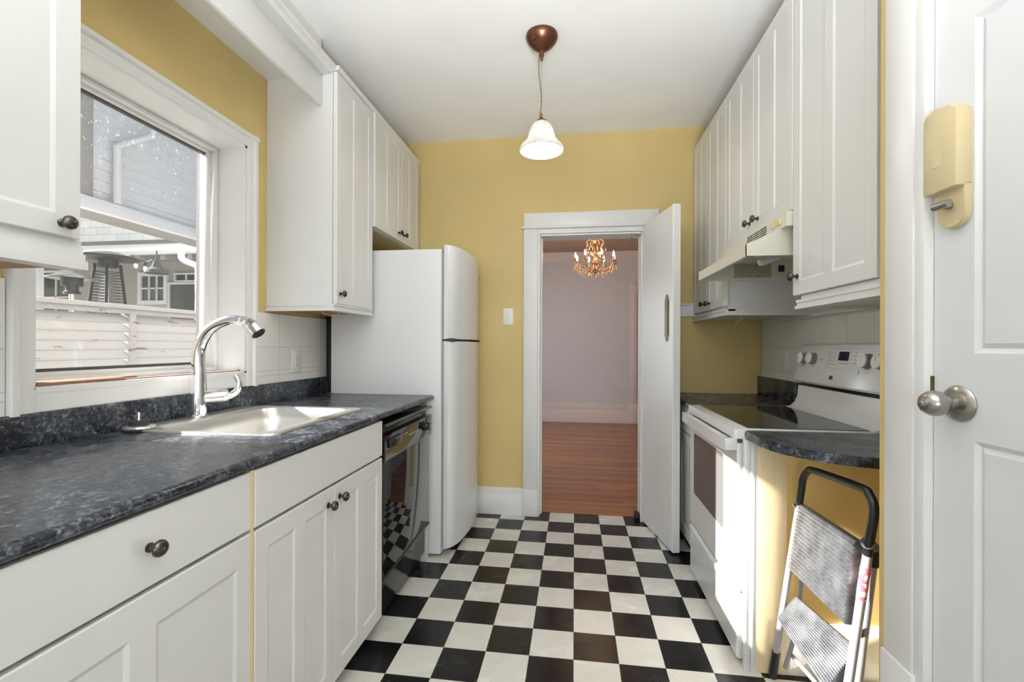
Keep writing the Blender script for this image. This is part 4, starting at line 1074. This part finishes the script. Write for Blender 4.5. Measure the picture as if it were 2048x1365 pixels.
plate('wall_outlet', 'white outlet on the tiles beside the stove control panel', 'outlet', (WR - .010, 2.985, 1.155), 'x', -1, .08, .13, 'outlet')
plate('light_switch', 'white light switch on the ochre wall left of the doorway', 'switch', (-.487, WB, 1.462), 'y', -1, .076, .122, 'switch')

# ------------------------------------------------------------------ pendant lamp
px, py = -.166, 2.27
pl_ = thing('pendant_light', 'lit bell-shaped white glass pendant lamp with copper ceiling canopy', 'lamp', (px, py, 2.20))
TM = Matrix.Translation((px, py, 0))
bm = lathe(B(), [(.001, CZ - .002), (.078, CZ - .002), (.080, CZ - .012), (.074, CZ - .028), (.055, CZ - .052), (.030, CZ - .072), (.014, CZ - .082), (.011, CZ - .092), (.012, CZ - .098), (.007, CZ - .115), (.005, CZ - .128), (.001, CZ - .128)], 32, TM)
ca = link_mesh('canopy', bm, 'copper', pl_, 40)
bm = lathe(B(), [(.001, 0), (.005, 0), (.004, .006), (.001, .007)], 10, basis((px - .03, py - .045, CZ - .048), (-.4, -.7, -.5))); link_mesh('screw', bm, 'bronze', ca)
bm = tube(B(), smooth_path([(px - .012, py, CZ - .085), (px - .014, py, 2.61), (px - .006, py, 2.53), (px - .001, py, 2.47), (px - .002, py, 2.43), (px - .008, py, 2.4), (px - .010, py, 2.375)], 6), .0028, 8); link_mesh('cord', bm, 'cord', pl_, 60)
bm = tube(B(), [(px, py, CZ - .125), (px, py, 2.4)], .0012, 6)
for z in (2.485, 2.46, 2.43): tube(bm, [(px - .002, py, z), (px - .002, py, z + .004)], .0045, 8)
link_mesh('support_wire', bm, 'nickel', pl_, 60)
bm = lathe(B(), [(.001, 2.402), (.004, 2.4), (.004, 2.392), (.0025, 2.388), (.008, 2.375), (.012, 2.365), (.026, 2.361), (.027, 2.356), (.001, 2.355)], 20, TM); link_mesh('shade_cap', bm, 'copper', pl_, 50)
prof = [(.024, 2.357), (.036, 2.35), (.050, 2.333), (.060, 2.31), (.066, 2.285), (.072, 2.268), (.086, 2.252), (.100, 2.238), (.108, 2.223), (.109, 2.213), (.104, 2.212)]
prof += [(r - .0035, z - .001) for r, z in prof[::-1][1:]]
bm = B(); lathe(bm, prof, 40, TM)
# open the rings at the crown so only the shell remains
link_mesh('lamp_shade', bm, 'shade', pl_, 60)
bm = lathe(B(), [(.001, 2.208), (.014, 2.211), (.024, 2.22), (.029, 2.235), (.028, 2.252), (.021, 2.275), (.014, 2.292), (.013, 2.315), (.001, 2.316)], 24, TM); link_mesh('bulb', bm, 'bulb', pl_, 60)
lo_ = light('pendant_glow', 'POINT', (0, 0, 0), 9, (1, .965, .91), size=.03); lo_.parent = pl_; lo_.location = (0, 0, .015)

# ------------------------------------------------------------------ chandelier in the far room
cx, cy = .243, 5.7
ch = thing('chandelier', 'lit crystal chandelier with candle bulbs hanging in the far room', 'chandelier', (cx, cy, 2.04))
TM = Matrix.Translation((cx, cy, 0))
bm = lathe(B(), [(.001, 2.75), (.05, 2.75), (.045, 2.735), (.01, 2.72), (.006, 2.715), (.006, 2.56), (.022, 2.55), (.034, 2.53), (.02, 2.505), (.012, 2.49), (.02, 2.46), (.026, 2.42), (.015, 2.38), (.012, 2.34), (.022, 2.30), (.034, 2.26), (.03, 2.225), (.012, 2.20), (.012, 2.17), (.02, 2.15), (.008, 2.13), (.001, 2.128)], 16, TM)
link_mesh('stem', bm, 'gold', ch, 50)
bm = lathe(B(), [(.001, 0), (.007, .004), (.016, .022), (.013, .034), (.001, .036)], 6, Matrix.Translation((cx, cy, 2.035))); link_mesh('bottom_drop', bm, 'crystal', ch, 0)
bm = tube(B(), [(cx, cy, 2.07), (cx, cy, 2.13)], .002, 6); link_mesh('drop_chain', bm, 'brass', ch)
arm0 = None; cr0 = None; NA = 8
for k in range(NA):
    a = 2 * PI * (k + .35) / NA; R_ = .245; dx, dy = math.cos(a), math.sin(a)
    P = lambda r, z: (cx + dx * r, cy + dy * r, z)
    bm = tube(B(), smooth_path([P(.015, 2.235), P(.06, 2.175), (P(.12, 2.165)), P(.19, 2.185), P(.235, 2.215), P(R_, 2.25)], 5), .006, 8); ar = link_mesh('arm', bm, 'gold', ch, 60)
    at = Matrix.Translation(P(R_, 0))
    bm = lathe(B(), [(.001, 2.238), (.012, 2.245), (.034, 2.252), (.042, 2.262), (.038, 2.263), (.010, 2.256), (.001, 2.256)], 14, at); link_mesh('drip_pan', bm, 'crystal', ar, 40)
    bm = lathe(B(), [(.001, 2.255), (.009, 2.255), (.009, 2.315), (.007, 2.318), (.001, 2.318)], 10, at); link_mesh('candle_tube', bm, 'gold', ar, 40)
    bm = lathe(B(), [(.001, 2.316), (.008, 2.318), (.0125, 2.332), (.0105, 2.352), (.005, 2.372), (.001, 2.386)], 10, at); link_mesh('bulb', bm, 'flame', ar, 60)
    for j in range(5):
        b = a + (j - 2) * .13; rr = R_ + .03 * math.cos(j * 2.1) - .01
        zt = 2.225 - .018 * (j % 3)
        pos = (cx + math.cos(b) * rr, cy + math.sin(b) * rr, zt - .05)
        if cr0 is None:
            bm = lathe(B(), [(.001, 0), (.007, .010), (.0055, .026), (.001, .034)], 6); lathe(bm, [(.001, .036), (.004, .040), (.001, .046)], 6)
            cr0 = link_mesh('crystal_drop', bm, 'crystal', ch, 0, loc=(0, 0, 0)); cr0.location = Vector(pos) - WLOC[ch.name]
        else:
            o = cr0.copy(); COL.objects.link(o); o.parent = ch; o.location = Vector(pos) - WLOC[ch.name]
    for (rr, zz) in ((.10, 2.47), (.075, 2.43), (.13, 2.40), (.11, 2.31), (.055, 2.36), (.16, 2.11), (.09, 2.09), (.20, 2.13), (.13, 2.08)):
        b = a + .2 * (rr * 30 % 2)
        o = cr0.copy(); COL.objects.link(o); o.parent = ch; o.location = Vector((cx + math.cos(b) * rr, cy + math.sin(b) * rr, zz)) - WLOC[ch.name]
for k in range(6):
    a = 2 * PI * k / 6; P = lambda r, z: (cx + math.cos(a) * r, cy + math.sin(a) * r, z)
    bm = tube(B(), smooth_path([P(.02, 2.53), P(.07, 2.545), P(.105, 2.52), P(.11, 2.49)], 5), .004, 6); link_mesh('top_scroll', bm, 'gold', ch, 60)
lo_ = light('chandelier_glow', 'POINT', (0, 0, 0), 11, (1, .66, .38), size=.2); lo_.parent = ch; lo_.location = (0, 0, .34)

# ------------------------------------------------------------------ outside
bm = B(); box(bm, -14, WL - .24, -6, 14, -.5, -.4)
struct(link_mesh('ground_outside', bm, 'concrete', smooth=0), 'ground of the side yard', 'ground')
bm = B(); X_ = WL - .24
box(bm, X_ - .02, X_, YR, OY0 - .002, -.4, 3.2); box(bm, X_ - .02, X_, OY1 + .002, 3.5, -.4, 3.2); box(bm, X_ - .02, X_, OY0 - .002, OY1 + .002, -.4, OZ0 - .002); box(bm, X_ - .02, X_, OY0 - .002, OY1 + .002, OZ1 + .002, 3.2)
struct(link_mesh('wall_outside', bm, 'house_skin', smooth=0), 'outer face of the kitchen wall', 'wall')
fe = thing('louvred_fence', 'peeling white louvred fence right outside the window', 'fence', (-2.6, 2.4, -.4))
FX = -2.60
bm = B(); box(bm, FX - .05, FX + .055, .9, 4.3, 1.452, 1.476, .004); box(bm, FX - .02, FX + .025, .9, 4.3, 1.425, 1.452, .003); link_mesh('top_rail', bm, 'louvre', fe)
for y in (.9, 2.37, 2.98, 4.25):
    bm = B(); box(bm, FX - .03, FX + .03, y - .02, y + .02, -.4, 1.45, .003); link_mesh('post', bm, 'louvre', fe)
for a, b in ((.92, 2.35), (2.39, 2.96), (3.0, 4.23)):
    bm = B()
    for k in range(20):
        z = 1.385 - k * .051
        prism(bm, [(FX - .022, z + .030), (FX - .016, z + .034), (FX + .030, z - .012), (FX + .024, z - .018)], 'y', a, b)
    link_mesh('slat_panel', bm, 'louvre', fe, 0)

# neighbour's upper wall with clapboards
nb = thing('house_wing', 'pale clapboard upper wall of the neighbouring house', 'house', (-4.7, 6.3, -.4))
WX = -4.5
bm = B(); box(bm, WX - .30, WX - .030, 3.70, 9.5, 2.60, 6.4)
nrow = 34
for k in range(nrow):
    z = 2.70 + k * .108
    prism(bm, [(WX - .03, z + .010), (WX + .006, z + .010), (WX - .010, z + .114), (WX - .03, z + .114)], 'y', 3.74, 9.5)
link_mesh('clapboard_wall', bm, 'ext_white', nb, 0)
bm = B(); box(bm, WX - .05, WX + .012, 3.62, 3.74, 2.60, 6.4, .004); o = link_mesh('corner_board', bm, 'ext_grey', nb)
bm = B(); box(bm, WX - .02, WX + .05, 3.6, 9.5, 2.50, 2.62, .006); link_mesh('fascia_board', bm, 'ext_white', nb)
bm = B(); box(bm, WX - .34, WX - .02, 3.6, 9.5, 2.50, 2.54); link_mesh('soffit', bm, 'ext_grey', nb)
bm = B()
dy = 3.93
tube(bm, smooth_path([(WX + .055, dy, 2.63), (WX + .055, dy, 3.12), (WX + .055, dy, 3.19)], 4), .034, 12)
tube(bm, smooth_path([(WX + .055, dy, 3.17), (WX + .07, dy + .03, 3.22), (WX + .10, dy + .27, 3.40), (WX + .12, dy + .32, 3.46), (WX + .12, dy + .32, 3.75)], 5), .030, 12)
link_mesh('downspout', bm, 'ext_white', nb, 50)
for x, y in ((WX - .2, 9.4),):
    bm = B(); box(bm, x - .08, x + .08, y - .08, y + .08, -.4, 2.5); link_mesh('support_post', bm, 'ext_white', nb)

# neighbour's porch house facing the camera
ph = thing('porch_house', 'shingled house with a shaded porch seen through the window', 'house', (-8, 6.8, -.4))
PY = 6.0
bm = B(); box(bm, -12, -4.9, PY + .35, PY + .5, 2.78, 5.2); link_mesh('shingled_gable', bm, 'shingle', ph, 0)
bm = B(); prism(bm, [(PY - .07, 2.70), (PY - .07, 2.775), (PY + .36, 2.84), (PY + .36, 2.70)], 'x', -12, -4.9); link_mesh('porch_roof', bm, 'roofing', ph, 0)
bm = B(); prism(bm, [(PY, 2.57), (PY - .08, 2.57), (PY - .11, 2.61), (PY - .11, 2.66), (PY - .10, 2.69), (PY - .12, 2.70), (PY, 2.70)], 'x', -12, -4.9)
link_mesh('gutter', bm, 'ext_white', ph, 30)
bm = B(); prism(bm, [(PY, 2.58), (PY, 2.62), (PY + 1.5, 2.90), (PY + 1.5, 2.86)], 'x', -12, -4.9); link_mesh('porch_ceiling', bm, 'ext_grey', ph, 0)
bm = B()
for k in range(16): prism(bm, [(PY + .02, 2.59), (PY + .02, 2.50), (PY + 1.48, 2.76), (PY + 1.48, 2.86)], 'x', -11.8 + k * .44, -11.72 + k * .44)
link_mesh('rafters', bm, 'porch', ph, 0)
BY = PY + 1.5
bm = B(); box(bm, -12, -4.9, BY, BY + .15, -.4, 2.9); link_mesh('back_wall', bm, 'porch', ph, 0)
def glazed(xa, xb, za, zb, nx, nz, name, fw=.045, mt='ext_white'):
    bm = B(); d0, d1 = BY - .05, BY - .001
    box(bm, xa - fw, xa, d0, d1, za - fw, zb + fw); box(bm, xb, xb + fw, d0, d1, za - fw, zb + fw); box(bm, xa, xb, d0, d1, zb, zb + fw); box(bm, xa, xb, d0, d1, za - fw, za)
    for k in range(1, nx): x = xa + (xb - xa) * k / nx; box(bm, x - .012, x + .012, d0 + .01, d1, za, zb)
    for k in range(1, nz): z = za + (zb - za) * k / nz; box(bm, xa, xb, d0 + .01, d1, z - .012, z + .012)
    f = link_mesh(name, bm, mt, ph, 0)
    bm = B(); box(bm, xa, xb, d1 - .015, d1 - .005, za, zb); link_mesh('pane', bm, 'ext_glass', f, 0)
# spans in the porch back wall (y = 7.5): pixel 70..165, 275..332, 338..400
glazed(-10.75, -9.45, 1.2, 2.6, 4, 3, 'porch_window')
glazed(-7.93, -7.46, 2.05, 2.50, 3, 2, 'porch_door', .07)
glazed(-7.34, -6.45, 1.2, 2.34, 1, 1, 'side_window', .035)
glazed(-7.22, -6.80, 2.41, 2.52, 2, 1, 'transom', .025)
for x in (-5.2, -8.3, -11.2):
    bm = B(); box(bm, x - .07, x + .07, PY - .02, PY + .12, -.4, 2.575); link_mesh('porch_post', bm, 'ext_white', ph)
bm = tube(B(), smooth_path([(-5.56, PY - .14, 2.60), (-5.56, PY - .16, 2.50), (-5.52, PY - .14, 2.44), (-5.40, PY - .08, 2.38), (-5.38, PY - .06, 2.28), (-5.38, PY - .06, 1.2)], 6), .042, 12); link_mesh('downspout', bm, 'ext_white', ph, 60)

# patio heaters, parasol and string lights on the porch
h1 = thing('patio_heater', 'pyramid-shaped patio heater with glass tube behind the fence', 'patio heater', (-5.35, 4.62, -.4), 'patio heaters')
hx, hy, ht = -5.35, 4.62, 2.22
bm = lathe(B(), [(.001, ht + .10), (.10, ht + .09), (.30, ht + .03), (.30, ht + .01), (.10, ht - .01), (.09, ht - .09), (.001, ht - .09)], 20, Matrix.Translation((hx, hy, 0))); link_mesh('reflector', bm, 'heater', h1, 30)
for sx_, sy_ in ((-1, -1), (1, -1), (-1, 1), (1, 1)):
    bm = tube(B(), [(hx + sx_ * .078, hy + sy_ * .078, ht - .05), (hx + sx_ * .20, hy + sy_ * .20, .45)], .017, 6); link_mesh('strut', bm, 'heater', h1)
bm = tube(B(), [(hx, hy, .5), (hx, hy, ht - .06)], .026, 16); link_mesh('flame_tube', bm, 'chrome', h1, 60)
bm = B()
for s in (0, 1, 2, 3):
    a = PI / 2 * s; c_, s2 = math.cos(a), math.sin(a)
    for k in range(46):
        z = .55 + k * .034; hw = .20 - (z - .45) / (ht - .5) * .122
        p0 = Vector((hw, -hw * .9, 0)); p1 = Vector((hw, hw * .9, 0))
        rot = lambda p: Vector((p.x * c_ - p.y * s2 + hx, p.x * s2 + p.y * c_ + hy, z))
        tube(bm, [rot(p0), rot(p1)], .004, 4)
link_mesh('guard_mesh', bm, 'heater', h1, 0)
bm = B(); box(bm, hx - .22, hx + .22, hy - .22, hy + .22, -.4, .45, .01); link_mesh('base', bm, 'heater', h1)
h2 = thing('patio_heater', 'mushroom-topped patio heater at the left side of the window view', 'patio heater', (-4.92, 3.9, -.4), 'patio heaters')
hx, hy, ht = -4.92, 3.9, 1.92
bm = lathe(B(), [(.001, ht + .03), (.10, ht + .02), (.20, ht - .02), (.20, ht - .03), (.08, ht - .015), (.001, ht - .015)], 24, Matrix.Translation((hx, hy, 0))); link_mesh('reflector', bm, 'nickel', h2, 30)
bm = lathe(B(), [(.001, ht - .02), (.085, ht - .02), (.085, ht - .10), (.05, ht - .105), (.05, ht - .15), (.065, ht - .16), (.065, ht - .18), (.001, ht - .18)], 20, Matrix.Translation((hx, hy, 0))); link_mesh('burner', bm, 'heater', h2, 30)
bm = tube(B(), [(hx, hy, .2), (hx, hy, ht - .17)], .024, 14); link_mesh('pole', bm, 'chrome', h2, 60)
bm = lathe(B(), [(.001, -.4), (.24, -.4), (.2, .25), (.001, .26)], 20, Matrix.Translation((hx, hy, 0))); link_mesh('base', bm, 'heater', h2, 30)
pa = thing('porch_lantern', 'dark bell-shaped hanging lamp under the porch roof', 'lamp', (-5.815, 5.7, 2.23))
bm = lathe(B(), [(.001, 2.42), (.035, 2.42), (.05, 2.36), (.065, 2.325), (.125, 2.285), (.145, 2.24), (.125, 2.235), (.001, 2.25)], 20, Matrix.Translation((-5.815, 5.7, 0))); link_mesh('lamp_shade', bm, 'canvas', pa, 30)
bm = tube(B(), [(-5.815, 5.7, 2.415), (-5.815, 5.7, 2.56)], .01, 8); link_mesh('bracket', bm, 'heater', pa)
sl = thing('string_light', 'dark string of bulbs strung along the porch gutter', 'string lights', (-6.2, 5.8, 2.3))
wp = smooth_path([(-8.2, 5.83, 2.55), (-7.4, 5.77, 2.45), (-6.6, 5.83, 2.55), (-6.25, 5.80, 2.47), (-6.10, 5.82, 2.43), (-6.02, 5.83, 2.46)], 6)
bm = tube(B(), wp, .008, 6); link_mesh('wire', bm, 'black_matte', sl)
for p in (wp[6], wp[13], wp[18], wp[23]):
    bm = lathe(B(), [(.001, 0), (.02, 0), (.022, -.06), (.001, -.062)], 10, Matrix.Translation(p)); s1 = link_mesh('socket', bm, 'black_matte', sl)
    bm = lathe(B(), [(.001, -.06), (.018, -.065), (.027, -.10), (.02, -.125), (.001, -.135)], 12, Matrix.Translation(p)); link_mesh('bulb', bm, 'white_plastic', s1, 50)
